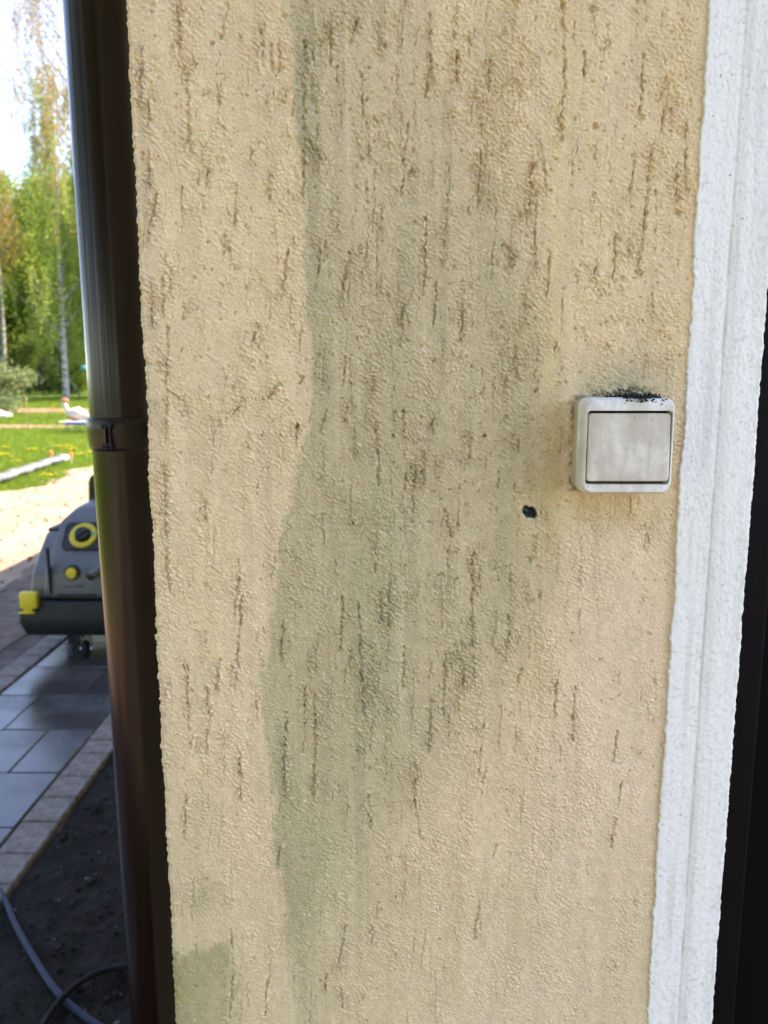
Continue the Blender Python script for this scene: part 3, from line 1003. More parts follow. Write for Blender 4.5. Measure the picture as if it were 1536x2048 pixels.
YB = 9.5
hpart('side_wall', [((XL + .10, (YW + .034 + YB) / 2, H_EAVE / 2 - .05), (.20, YB - YW - .034, H_EAVE + .1))], M_plain_render)
hpart('wall_core', [(((-.004 + .2565) / 2, YW + .12, H_EAVE / 2 - .05), (.2565 + .004, .22, H_EAVE + .1))], M_plain_render)
hpart('wall_above_door', [((.80, YW + .1, 2.555), (1.084, .2, .59))], M_plain_render)
hpart('far_front_wall', [((3.17, YW + .1, 1.375), (3.66, .2, 2.95))], M_plain_render)
hpart('back_wall', [((2.5, YB + .1, 1.375), (5.4, .2, 2.95))], M_plain_render)
hpart('right_wall', [((5.1, (YW + .2 + YB) / 2, 1.375), (.2, YB - YW - .2, 2.95))], M_plain_render)
hpart('threshold', [((.80, YW + .12, -.01), (1.0, .26, .06))], M_border)
# dark door set back in its opening
hpart('door_frame', [((.355, YW + .125, 1.12), (.066, .07, 2.26)), ((1.28, YW + .125, 1.12), (.066, .07, 2.26)), ((.8175, YW + .125, 2.225), (.857, .07, .07))], M_frame, .004)
dr = hpart('door', [((.8175, YW + .135, 1.105), (.855, .045, 2.165))], M_door, .003)
bm = bmesh.new()
box(bm, (1.18, YW + .1, 1.0), (.02, .02, .06)); tube(bm, [(1.18, YW + .10, 1.0), (1.18, YW + .06, 1.0), (1.07, YW + .055, 1.0)], .009, 10)
hd = from_bm('handle', bm, M_boltm)
hd.parent = dr
# roof: gable along Y with overhanging eave on the left
M_tile = simple_noise('roof_sheet', (.05, .02, .015), (.09, .04, .03), 3, .6, .3)
bm = bmesh.new()
e0, rdg = -.62, 2.45
for x_a, z_a, x_b, z_b in ((e0, H_EAVE - .18, rdg, 4.4), (rdg, 4.4, 5.5, H_EAVE - .18)):
    vs = []
    for (x_, z_) in ((x_a, z_a), (x_b, z_b), (x_b, z_b + .12), (x_a, z_a + .12)):
        vs.append((x_, z_))
    a_ = [bm.verts.new((x_, YW - .12, z_)) for x_, z_ in vs]
    b_ = [bm.verts.new((x_, YB + .4, z_)) for x_, z_ in vs]
    for k in range(4): bm.faces.new((a_[k], a_[(k + 1) % 4], b_[(k + 1) % 4], b_[k]))
    bm.faces.new(a_[::-1]); bm.faces.new(b_)
rf = child(from_bm('roof', bm, M_tile), house)
for yy_ in (YW + .1, YB + .1):
    bm = bmesh.new()
    a_ = [bm.verts.new(p) for p in ((XL + .02, yy_, H_EAVE), (5.1, yy_, H_EAVE), (rdg, yy_, 4.35))]
    bm.faces.new(a_)
    child(from_bm('gable', bm, M_plain_render), house)
bm = bmesh.new()
tube(bm, [(e0 - .06, YW - .1, H_EAVE - .1), (e0 - .06, YB + .3, H_EAVE - .1)], .065, 12)
child(from_bm('gutter', bm, M_pipe, None, True), house)

# ------------------------------------------------------------ downpipe
PY_ = 1.10
pb = at_depth(243, 870, PY_)
dp = thing('downpipe', (pb.x, PY_, 0), 'glossy dark brown rain downpipe with a clamp beside the wall corner', 'downpipe')


def pipe_sec(name, pts, rad, n=48):
    bm = bmesh.new()
    tube(bm, [Vector(p) - Vector(dp.location) for p in pts], rad, n)
    return from_bm(name, bm, M_pipe, dp, True)


ztop = at_depth(190, 0, PY_).z
p0 = at_depth(192, 0, PY_); p1 = at_depth(241, 840, PY_ - .0)
p2 = at_depth(245, 900, PY_); p3 = at_depth(318, 2048, PY_)
r_ = .0400
up_dir = (p0 - p1) / (p0.z - p1.z)
top = p1 + up_dir * (2.6 - p1.z)
sec_pts = [p1 + (top - p1) * t for t in np.linspace(0, .9, 12)] + [p1 + (top - p1) * .97 + Vector((-.06, 0, 0)), Vector((-.67, PY_, 2.74))]
up_pipe = pipe_sec('upper_pipe', sec_pts, r_)
dn = (p3 - p2) / (p2.z - p3.z)
lowp = [p2 + Vector((.001 * math.sin(t * 7), 0, 0)) + dn * (p2.z - z_) for t, z_ in zip(np.linspace(0, 1, 14), np.linspace(p1.z - .002, .12, 14))]
lowp += [lowp[-1] + Vector((-.01, -.03, -.06)), lowp[-1] + Vector((-.02, -.10, -.10))]
pipe_sec('lower_pipe', lowp, r_)
# socket / clamp
zc0, zc1 = at_depth(240, 903, PY_ - .04).z, at_depth(240, 838, PY_ - .04).z
pc = (p1 + p2) / 2
bm = bmesh.new()
rings = [(zc1 + .0012, r_ + .0005), (zc1, r_ + .0040), (zc1 - .003, r_ + .0050), (zc1 - .018, r_ + .0055), ((zc0 + zc1) / 2, r_ + .0048), (zc0 + .006, r_ + .0030), (zc0 + .0015, r_ + .0018), (zc0, r_ + .0004)]
n_ = 56
vr = []
for z_, rr_ in rings:
    vr.append([bm.verts.new((pc.x - dp.location.x + rr_ * math.cos(2 * math.pi * k / n_), rr_ * math.sin(2 * math.pi * k / n_), z_)) for k in range(n_)])
for a_, b_ in zip(vr[:-1], vr[1:]):
    for k in range(n_): bm.faces.new((a_[k], b_[k], b_[(k + 1) % n_], a_[(k + 1) % n_]))
clamp = from_bm('clamp', bm, M_clamp, dp, True)
# joint ears with bolts on the side that faces us
zc = (zc0 + zc1) / 2
xe = pc.x - dp.location.x - .002
for dx in (-.0028, .0032):
    bm = bmesh.new()
    vs = box(bm, (xe + dx, -(r_ + .0075), zc - .001), (.0026, .009, (zc1 - zc0) * .80))
    bevel_all(bm, .0008, 1)
    from_bm('clamp_ear', bm, M_clamp, clamp)
for z_ in (zc1 - .009, zc0 + .008):
    bm = bmesh.new()
    bmesh.ops.create_cone(bm, cap_ends=True, segments=6, radius1=.0042, radius2=.0042, depth=.013, matrix=Matrix.Translation((xe, -(r_ + .0085), z_)) @ Matrix.Rotation(R(90), 4, 'Y'))
    from_bm('bolt', bm, M_boltm, clamp)
# bracket arm to the side wall
bm = bmesh.new()
box(bm, ((XL - dp.location.x - (r_ + .002)) / 2 + r_ + .002, .004, zc), (XL - dp.location.x - r_ + .004, .012, .018))
box(bm, (XL - dp.location.x - .003, .004, zc), (.004, .03, .05))
bevel_all(bm, .001, 1)
from_bm('bracket_arm', bm, M_clamp, dp)

# ------------------------------------------------------------ light switch
sw = thing('light_switch', (swx, YW, swz), 'grimy white surface mounted light switch on the beige wall', 'light switch')


def rloop(y_, hw, hh, r2, cx=0, cz=0, n=6):
    return [(x_, y_, z_) for x_, z_ in rrect(hw, hh, r2, n, cx, cz)]


# depth: 0 at the wall, negative towards us
bm = bmesh.new()
loft(bm, [rloop(.004, .0368, .0388, .0072), rloop(-.010, .0368, .0388, .0072), rloop(-.0185, .0370, .0390, .0072), rloop(-.0188, .0360, .0380, .0068)], True, False)
from_bm('back_box', bm, M_sidep, sw, True)
bm = bmesh.new()
RH, RZ = .0338, -.0008       # rocker half width, vertical centre
o1 = [rloop(-.0190, .0362, .0382, .0070), rloop(-.0198, .0376, .0396, .0080), rloop(-.0300, .0376, .0396, .0082), rloop(-.0355, .0371, .0391, .0082), rloop(-.0385, .0362, .0381, .0080), rloop(-.0400, .0350, .0368, .0070),
      rloop(-.0402, .0346, .0302, .0030, 0, RZ), rloop(-.0396, .03435, .0299, .0030, 0, RZ), rloop(-.030, .0342, .0298, .0030, 0, RZ)]
# the loops from the outer face inward have different corner layouts but equal counts
loft(bm, o1, False, False)
from_bm('cover_frame', bm, M_cover, sw, True)
bm = bmesh.new()
loft(bm, [rloop(-.0300, .0343, .0299, .0030, 0, RZ), rloop(-.0302, .0335, .0290, .0030, 0, RZ)], True, True)
from_bm('gap_floor', bm, M_gap, sw)
bm = bmesh.new()
hh = .0278
lo = [rloop(-.031, RH - .0002, hh, .0030, 0, 0), rloop(-.0392, RH - .0002, hh, .0030), rloop(-.0404, RH - .0005, hh - .0004, .0028), rloop(-.0409, RH - .0014, hh - .0013, .0022)]
loft(bm, lo, True, True)
rk = from_bm('rocker', bm, M_rocker, sw, True)
rk.location = (0, .0006, RZ - .0018)
rk.rotation_euler = (R(-3.0), 0, 0)
# grime caught on the top edge: irregular crumbs
r2 = random.Random(12)
bm = bmesh.new()
for i in range(170):
    t = r2.gauss(.010, .011)
    if abs(t) > .032: continue
    on_top = r2.random() < .75
    if on_top:
        p = Vector((t, -r2.uniform(.002, .036) if r2.random() < .5 else -r2.uniform(.030, .0385), .0397 + r2.uniform(-.0004, .0012)))
    else:
        p = Vector((t * .8 + .003, -.0400 + r2.uniform(-.0004, .0006), .0385 - abs(r2.gauss(0, .0022))))
    s = r2.uniform(.0003, .0011) * (1.3 if on_top else .8)
    m_ = Matrix.Translation(p) @ Matrix.Rotation(r2.uniform(0, 6), 4, 'Y') @ Matrix.Diagonal((s * r2.uniform(1, 2.6), s, s * r2.uniform(.5, 1), 1))
    bmesh.ops.create_icosphere(bm, subdivisions=1, radius=1, matrix=m_)
for i in range(34):
    t = r2.gauss(.011, .009)
    if abs(t) > .030: continue
    p = Vector((t, -r2.uniform(.006, .037), .0397))
    s = r2.uniform(.0012, .0028)
    bmesh.ops.create_icosphere(bm, subdivisions=2, radius=1, matrix=Matrix.Translation(p) @ Matrix.Rotation(r2.uniform(0, 6), 4, 'Z') @ Matrix.Diagonal((s * r2.uniform(1, 1.8), s, .00045, 1)))
gr = from_bm('grime', bm, M_dirt, sw)
gr['kind'] = 'stuff'
# crumbs of black moss on the wall just over the box
bm = bmesh.new()
for i in range(90):
    t = r2.gauss(.010, .016)
    if abs(t) > .036: continue
    p = Vector((t, -.0012 - r2.uniform(0, .002), .0405 + abs(r2.gauss(0, .0014))))
    s = r2.uniform(.0003, .0008)
    m_ = Matrix.Translation(p) @ Matrix.Rotation(r2.uniform(0, 6), 4, 'Y') @ Matrix.Diagonal((s * r2.uniform(1, 3.2), s, s * .6, 1))
    bmesh.ops.create_icosphere(bm, subdivisions=1, radius=1, matrix=m_)
gr = from_bm('moss', bm, M_dirt, sw)
gr['kind'] = 'stuff'

# ------------------------------------------------------------ pressure washer
wx = -1.62
wa = thing('pressure_washer', (wx, 4.45, 0), 'grey and black pressure washer with yellow dial standing on the wet path', 'pressure washer')


def profile_solid(pts, bev, seg=3):
    """pts: list of (y, z, halfwidth) forming a closed side profile"""
    bm = bmesh.new()
    Lv = [bm.verts.new((-w_, y_, z_)) for y_, z_, w_ in pts]
    Rv = [bm.verts.new((w_, y_, z_)) for y_, z_, w_ in pts]
    k = len(pts)
    for i in range(k):
        bm.faces.new((Lv[i], Rv[i], Rv[(i + 1) % k], Lv[(i + 1) % k]))
    bm.faces.new(Lv[::-1]); bm.faces.new(Rv)
    bmesh.ops.recalc_face_normals(bm, faces=bm.faces)
    bmesh.ops.bevel(bm, geom=list(bm.edges), offset=bev, segments=seg, profile=.5, affect='EDGES')
    return bm


from_bm('base', profile_solid([(-.32, .14, .30), (-.345, .22, .335), (-.335, .335, .325), (.33, .335, .325), (.33, .22, .335), (.30, .14, .30)], .022), M_wblack, wa, True)
from_bm('housing', profile_solid([(-.30, .337, .282), (-.285, .48, .268), (-.21, .575, .256), (-.12, .675, .243), (.29, .665, .243), (.30, .337, .282)], .024), M_wgrey, wa, True)
cov = from_bm('cover', profile_solid([(-.312, .345, .205), (-.296, .50, .195), (-.21, .60, .180), (-.10, .735, .175), (-.02, .80, .105), (.10, .825, .055), (.22, .80, .07), (.28, .60, .16), (.28, .345, .19)], .026, 4), M_wgrey, wa, True)
# dark caps on the shoulders
for sx_ in (-1, 1):
    bm = bmesh.new()
    box(bm, (sx_ * .212, .05, .680), (.055, .30, .022)); bevel_all(bm, .007, 2)
    from_bm('shoulder_cap', bm, M_wdark, wa, True)
# sloping control panel
pa, pb_ = Vector((0, -.222, .586)), Vector((0, -.112, .722))
sl = (pb_ - pa); L_ = sl.length; sl.normalize()
nrm = Vector((0, -sl.z, sl.y))
def panel_m(cx, t, off):
    c_ = pa + sl * (L_ * t) + nrm * off + Vector((cx, 0, 0))
    return Matrix(((1, 0, 0, c_.x), (0, sl.y, nrm.y, c_.y), (0, sl.z, nrm.z, c_.z), (0, 0, 0, 1)))
bm = bmesh.new()
lp = lambda z_, hw, h2_: [(x_, y_, z_) for x_, y_ in rrect(hw, h2_, .03, 5)]
loft(bm, [lp(-.02, .125, .084), lp(.012, .125, .084), lp(.016, .119, .078), lp(.011, .115, .074)], True, True)
bm.transform(panel_m(.0, .50, 0))
pn = from_bm('control_panel', bm, M_wdark, wa, True)
bm = bmesh.new()
a_ = []
nseg = 48
for rr_, zz_ in ((.046, .012), (.046, .022), (.070, .024), (.074, .020), (.074, .010)):
    a_.append([bm.verts.new((rr_ * math.cos(2 * math.pi * k / nseg), rr_ * math.sin(2 * math.pi * k / nseg), zz_)) for k in range(nseg)])
for q0, q1 in zip(a_[:-1], a_[1:]):
    for k in range(nseg): bm.faces.new((q0[k], q1[k], q1[(k + 1) % nseg], q0[(k + 1) % nseg]))
bm.transform(panel_m(-.015, .50, 0))
from_bm('dial_ring', bm, M_wyellow, pn, True)
bm = bmesh.new()
bmesh.ops.create_cone(bm, cap_ends=True, segments=32, radius1=.044, radius2=.036, depth=.04, matrix=Matrix.Translation((0, 0, .03)))
box(bm, (0, 0, .053), (.018, .07, .012), Matrix.Rotation(R(-50), 4, 'Z'))
bm.transform(panel_m(-.015, .50, 0))
from_bm('dial_knob', bm, M_wdark, pn)
bm = bmesh.new()
box(bm, (.058, .010, .0255), (.030, .008, .003), Matrix.Rotation(R(12), 4, 'Z'))
bm.transform(panel_m(-.015, .50, 0))
from_bm('dial_marker', bm, M_wblue, pn)
# scale ticks printed round the dial
bm = bmesh.new()
for k in range(22):
    a0 = 2 * math.pi * k / 22
    box(bm, (.064 * math.cos(a0), .064 * math.sin(a0), .0246), (.006, .0012, .0008), Matrix.Rotation(a0, 4, 'Z'))
bm.transform(panel_m(-.015, .50, 0))
from_bm('dial_ticks', bm, M_wdark, pn)['kind'] = 'stuff'
# front of the housing
def yfront(z_): return -.312 + (z_ - .345) / .155 * .016
def cyl_y(bm, x_, z_, r0, y0, y1, seg=24, r1=None):
    bmesh.ops.create_cone(bm, cap_ends=True, segments=seg, radius1=r0, radius2=r1 if r1 else r0, depth=abs(y1 - y0), matrix=Matrix.Translation((x_, (y0 + y1) / 2, z_)) @ Matrix.Rotation(R(90), 4, 'X'))
bm = bmesh.new(); cyl_y(bm, -.040, .486, .039, -.27, -.309)
cr_ = from_bm('cap_recess', bm, M_wdark, wa)
bm = bmesh.new(); cyl_y(bm, -.040, .486, .030, -.29, -.322, 24, .028); box(bm, (-.040, -.325, .486), (.046, .010, .010), Matrix.Rotation(R(8), 4, 'Y')); bevel_all(bm, .001, 1)
from_bm('yellow_cap', bm, M_wyellow, cr_)
bm = bmesh.new(); tube(bm, [(.115, -.27, .512), (.098, -.33, .495), (.078, -.365, .480)], [.028, .024, .024], 20)
nz_ = from_bm('hose_outlet', bm, M_wgrey, wa, True)
bm = bmesh.new(); tube(bm, [(.080, -.361, .482), (.074, -.373, .476)], [.0185, .0185], 20)
from_bm('outlet_fitting', bm, M_brass, nz_, True)
bm = bmesh.new(); box(bm, (-.160, -.306, .50), (.010, .03, .25), Matrix.Rotation(R(-1), 4, 'Y')); bevel_all(bm, .003, 1)
o = from_bm('vent_slot', bm, M_wdark, wa)
bm = bmesh.new(); box(bm, (-.02, -.314, .365), (.20, .012, .014)); bevel_all(bm, .002, 1)
from_bm('seam_strip', bm, M_wdark, wa)
bm = bmesh.new()
for k in range(7): box(bm, (-.085 + k * .013 + (.02 if k > 2 else 0), -.3095, .412), (.008, .0022, .006))
from_bm('embossed_mark', bm, M_wdark, wa)['kind'] = 'stuff'
# yellow latch
bm = bmesh.new()
box(bm, (-.256, -.352, .350), (.090, .045, .088)); box(bm, (-.262, -.352, .296), (.05, .03, .03)); box(bm, (-.268, -.356, .283), (.085, .03, .008))
bevel_all(bm, .007, 2)
from_bm('latch', bm, M_wyellow, wa, True)
# push handle behind
bm = bmesh.new()
loft(bm, [[(x_ , y_, z0_) for x_, y_ in rrect(hw, .03, .02, 4, cx, .22)] for z0_, hw, cx in ((.70, .058, -.063), (.80, .057, -.062), (.90, .052, -.062), (.935, .044, -.060), (.950, .030, -.058))], True, True)
from_bm('handle', bm, M_wblack, wa, True)
# front castor
cs_x = -.012
bm = bmesh.new()
box(bm, (cs_x, -.22, .128), (.06, .06, .012)); box(bm, (cs_x - .021, -.23, .085), (.004, .045, .075)); box(bm, (cs_x + .021, -.23, .085), (.004, .045, .075))
bmesh.ops.create_cone(bm, cap_ends=True, segments=16, radius1=.022, radius2=.022, depth=.02, matrix=Matrix.Translation((cs_x, -.22, .112)))
bevel_all(bm, .0012, 1)
ck = from_bm('castor_fork', bm, M_chrome, wa)
def wheel(par, x_, y_, r0, w_, name='castor_wheel'):
    bm = bmesh.new()
    bmesh.ops.create_cone(bm, cap_ends=True, segments=28, radius1=r0, radius2=r0, depth=w_, matrix=Matrix.Translation((x_, y_, r0)) @ Matrix.Rotation(R(90), 4, 'Y'))
    bevel_all(bm, .004, 2)
    return from_bm(name, bm, M_rubber, par, True)
wheel(wa, cs_x, -.245, .045, .028)
for x_ in (-.028, .028):
    bm = bmesh.new()
    bmesh.ops.create_cone(bm, cap_ends=True, segments=6, radius1=.008, radius2=.008, depth=.01, matrix=Matrix.Translation((cs_x + x_, -.245, .045)) @ Matrix.Rotation(R(90), 4, 'Y'))
    from_bm('axle_nut', bm, M_chrome, ck)
for x_ in (-.25, .25):
    w_ = wheel(wa, x_, .22, .105, .05, 'rear_wheel')

# ------------------------------------------------------------ hoses
def hose(name, pix, rad, m, label, cat, z0=-.004, extra=None):
    pts = [on_ground(px, py, z0) for px, py in pix]
    if extra: pts = pts + extra
    # catmull-rom
    out = []
    for i in range(len(pts) - 1):
        a, b, c_, d = pts[max(i - 1, 0)], pts[i], pts[i + 1], pts[min(i + 2, len(pts) - 1)]
        for k in range(8):
            t = k / 8
            out.append(.5 * ((2 * b) + (c_ - a) * t + (2 * a - 5 * b + 4 * c_ - d) * t * t + (3 * b - a - 3 * c_ + d) * t ** 3))
    out.append(pts[-1])
    c0 = sum(out, Vector()) / len(out); c0.z = z0 - rad
    bm = bmesh.new()
    tube(bm, [p - c0 for p in out], rad, 12)
    o = from_bm(name, bm, m, None, True)
    o.location = c0
    return tag(o, label, cat)


M_hoseb = simple_noise('blue_grey_hose', (.020, .026, .045), (.030, .036, .060), 30, .65, .25)
M_hosek = simple_noise('black_cable', (.004, .004, .004), (.009, .0085, .008), 40, .7, .2)
M_hoseg = mat('dark_green_hose', (.012, .02, .014), .5, .4)
hose('garden_hose', [(-60, 1700), (0, 1782), (30, 1848), (62, 1905), (108, 1976), (165, 2030), (235, 2075), (300, 2120)], .0085, M_hoseb, 'blue grey garden hose curving over the dark soil', 'hose')
hose('black_cable', [(60, 2110), (92, 2040), (135, 1985), (185, 1950), (235, 1935), (300, 1930), (360, 1935)], .0078, M_hosek, 'thick black cable arching across the blue hose', 'cable', .006)
hose('thin_hose', [(-60, 1340), (0, 1302), (25, 1285), (52, 1270), (90, 1262)], .007, M_hoseg, 'thin dark green hose lying left of the washer', 'hose', .0)

# ------------------------------------------------------------ things on the lawn
# long grey roll
a, b = on_ground(-150, 1012, -.0), on_ground(118, 922, 0)
M_rollm = simple_noise('grey_netting', (.06, .075, .078), (.12, .135, .135), 9, .6, .4, .5, .02)
cen = (a + b) / 2
M_rollm.name = 'grey_netting'
roll = thing('netting_roll', (cen.x, cen.y, -.04), 'long grey roll of netting lying along the lawn edge', 'roll')
roll.scale = (1, 1, .62)
bm = bmesh.new()
pts = [a + (b - a) * t for t in np.linspace(0, 1, 60)]
tube(bm, [p - cen + Vector((.03 * math.sin(i * .7), 0, .085 + .05)) for i, p in enumerate(pts)], [.095 + .012 * math.sin(i * 1.9) + .008 * math.sin(i * 4.1) for i in range(60)], 14)
from_bm('rolled_sheet', bm, M_rollm, roll, True)
M_tie = mat('white_tie', (.42, .42, .41), .6, .3)
for i in range(2, 58, 6):
    bm = bmesh.new()
    p = pts[i] - cen + Vector((.03 * math.sin(i * .7), 0, .135))
    d = (b - a).normalized() * .012
    tube(bm, [p - d * .5, p + d * .5], .106, 14)
    from_bm('tie', bm, M_tie, roll, True)
bm = bmesh.new(); tube(bm, [b - cen + Vector((0, 0, .13)), b - cen + (b - a).normalized() * .25 + Vector((.05, 0, .13))], [.12, .09], 14)
from_bm('end_wrap', bm, M_tie, roll, True)
M_orange = mat('orange_marker', (.75, .16, .05), .6, .3)
for i, (px, py) in enumerate(((103, 922), (143, 926))):
    p = on_ground(px, py, -.03)
    pg = thing('marker_peg', (p.x, p.y, -.05), ('orange topped peg beside the grey netting roll', 'orange topped peg just past the white end of the roll')[i], 'peg', 'orange pegs by the netting roll')
    bm = bmesh.new(); tube(bm, [(0, 0, -.02), (0, 0, .14)], .01, 8); from_bm('shaft', bm, M_tie, pg)
    bm = bmesh.new(); tube(bm, [(0, 0, .12), (0, 0, .2), (0, 0, .22)], [.028, .03, .012], 10); from_bm('peg_head', bm, M_orange, pg)

# dandelions
r3 = random.Random(3)
dn_spots = [(10, 898), (14, 912), (22, 915), (66, 903), (36, 925), (113, 895), (122, 897), (130, 899), (137, 897), (145, 902), (153, 889), (160, 912), (178, 905), (182, 908), (104, 828), (110, 826), (117, 829), (122, 830), (78, 817), (84, 820), (90, 818), (112, 822), (164, 885), (97, 955), (0, 914)]
M_stem = mat('flower_green', (.05, .10, .02), .7, .2)
dmesh_s, dmesh_f = bmesh.new(), bmesh.new()
for k in range(7):
    a0 = k * .9; rr_ = .02 + .02 * (k % 3)
    p = Vector((rr_ * 3 * math.cos(a0), rr_ * 3 * math.sin(a0), .09 + .02 * (k % 2)))
    tube(dmesh_s, [(p.x * .4, p.y * .4, 0), p], .004, 5)
    bmesh.ops.create_cone(dmesh_f, cap_ends=True, segments=8, radius1=.012, radius2=.032, depth=.014, matrix=Matrix.Translation(p))
mes = bpy.data.meshes.new('stems'); dmesh_s.to_mesh(mes); dmesh_s.free(); mes.materials.append(M_stem)
mef = bpy.data.meshes.new('flowers'); dmesh_f.to_mesh(mef); dmesh_f.free(); mef.materials.append(M_yellow_flower)
for (px, py) in dn_spots:
    p = on_ground(px, py, -.04)
    if p.y > 22:
        for _ in range(6):
            p = on_ground(px, py, gz(p.x, p.y))
    d = thing('dandelion', (p.x, p.y, gz(p.x, p.y) - .005), 'clump of yellow dandelions flowering in the lawn', 'flower', 'dandelions in the lawn', r3.uniform(0, 6))
    s = r3.uniform(.45, .85) * (1.25 if p.y > 20 else 1)
    d.scale = (s, s, s)
    link('stems', mes, None, d)['kind'] = 'stuff'; link('flowers', mef, None, d)['kind'] = 'stuff'

# blue folding table with the bird figure
p = on_ground(150, 866, -.05)
TX, TY = p.x + .12, p.y
tz = gz(TX, TY)
M_blue = mat('blue_table_cloth', (.05, .09, .42), .6, .3)
M_tabletop = mat('pale_table_top', (.62, .58, .56), .6, .3)
M_leg = mat('dark_blue_leg', (.02, .03, .09), .5, .4)
tb = thing('low_table', (TX, TY, tz), 'low blue edged table with thin dark legs on the lawn', 'table')
bm = bmesh.new(); box(bm, (.08, 0, .335), (1.05, .7, .03)); bevel_all(bm, .008, 1); from_bm('tabletop', bm, M_tabletop, tb)
bm = bmesh.new(); box(bm, (.17, -.005, .285), (.86, .68, .066)); bevel_all(bm, .008, 1); from_bm('table_apron', bm, M_blue, tb)
for x_, y_ in ((-.22, -.28), (.12, -.28), (.5, -.28), (-.22, .28), (.12, .28), (.5, .28)):
    bm = bmesh.new(); tube(bm, [(x_, y_, 0), (x_, y_, .25)], .013, 8); from_bm('leg', bm, M_leg, tb)
M_bw = mat('bird_white', (.46, .41, .39), .6, .3)
M_bb = mat('bird_brown', (.33, .17, .10), .6, .3)
M_bp = mat('bird_pink', (.50, .18, .13), .6, .3)
M_by = mat('bird_beak', (.6, .55, .4), .5, .3)
bd = thing('bird_figure', (TX - .10, TY, tz + .351), 'peacock-like bird figure with pink crest on the low table', 'garden figure')
bd.scale = (1.3, 1.3, 1.3)
bm = bmesh.new()
tube(bm, [(-.22, 0, .40), (-.20, 0, .36), (-.17, 0, .27), (-.13, 0, .2), (-.05, 0, .17), (.08, 0, .17), (.2, 0, .12), (.3, 0, .06), (.5, 0, -.05)], [.03, .052, .045, .07, .12, .145, .11, .075, .05], 16)
from_bm('body', bm, M_bw, bd, True)
bm = bmesh.new()
tube(bm, [(-.14, -.01, .13), (-.05, -.01, .085), (.06, -.01, .075), (.14, -.01, .09)], [.04, .095, .10, .04], 14)
from_bm('breast', bm, M_bb, bd, True)
bm = bmesh.new()
tube(bm, [(-.29, 0, .45), (-.25, 0, .46), (-.17, 0, .465), (-.12, 0, .455)], [.02, .040, .042, .02], 12)
from_bm('crest', bm, M_bp, bd, True)
bm = bmesh.new(); tube(bm, [(-.24, 0, .355), (-.30, 0, .335)], [.024, .005], 8); from_bm('beak', bm, M_by, bd, True)
for k in range(7):
    bm = bmesh.new()
    y_ = -.12 + .04 * k
    tube(bm, [(.18, y_ * .5, .16), (.45, y_, .06), (.75, y_ * 1.5, -.07)], [.03, .035, .03], 8)
    from_bm('tail_feather', bm, M_bw, bd, True)

# swing frame
M_g = M_green_steel
def pt(px, py, Y): return at_depth(px, py, Y)
SY = 44.0
base_z = gz(-20, SY)
c0 = pt(100, 786, SY)
sf = thing('swing_frame', (c0.x, SY, base_z), 'dark green steel swing frame standing under the trees', 'swing frame')
def sfp(px, py, Y): return pt(px, py, Y) - Vector((c0.x, SY, base_z))
for (x0_, y0_, Y0, x1_, y1_, Y1) in ((112, 719, SY, 160, 790, SY - .8), (112, 719, SY, 119, 789, SY + .9), (76, 728, SY + 1.8, 86, 789, SY + 1.0), (76, 728, SY + 1.8, 101, 788, SY + 2.6)):
    A_, B_ = sfp(x0_, y0_, Y0), sfp(x1_, y1_, Y1)
    B_.z = gz(B_.x + c0.x, B_.y + SY) - base_z - .02
    bm = bmesh.new(); tube(bm, [A_, B_], .045, 8); from_bm('frame_leg', bm, M_g, sf, True)
bm = bmesh.new(); tube(bm, [sfp(112, 719, SY), sfp(76, 728, SY + 1.8)], .045, 8); from_bm('top_bar', bm, M_g, sf, True)

# pale rock and stake
bm = bmesh.new(); bmesh.ops.create_icosphere(bm, subdivisions=3, radius=.5)
for v in bm.verts:
    k = 1 + .15 * math.sin(v.co.x * 9 + 1) * math.cos(v.co.y * 7) + .08 * math.sin(v.co.z * 13)
    v.co = Vector((v.co.x * 1.3 * k, v.co.y * .8 * k, v.co.z * .5 * k))
rk_ = from_bm('rock', bm, simple_noise('pale_rock', (.35, .33, .30), (.5, .48, .44), 6, .9, .2), None, True)
p = at_depth(4, 816, 30); rk_.location = (p.x - .3, 30, gz(p.x, 30) + .05)
tag(rk_, 'pale rock lying in the lawn below the shrub', 'rock')
p = on_ground(55, 838, .0)
bm = bmesh.new(); tube(bm, [(0, 0, -.05), (0, 0, 1.0)], .012, 6)
stk = from_bm('plant_stake', bm, simple_noise('stake_wood', (.2, .12, .07), (.3, .2, .12), 9), None, True)
p = at_depth(55, 838, 25); stk.location = (p.x, 25, gz(p.x, 25)); tag(stk, 'thin brown wooden stake in the lawn by the shrub', 'stake')
# small blue thing hanging in the shrubs by the trees
bm = bmesh.new(); bmesh.ops.create_icosphere(bm, subdivisions=2, radius=.16)
p = at_depth(167, 736, 44)
bl = from_bm('blue_ball', bm, mat('cyan_plastic', (.05, .45, .55), .4, .5), None, True)
bl.location = p; tag(bl, 'small turquoise ball hanging before the far shrubs', 'ball')

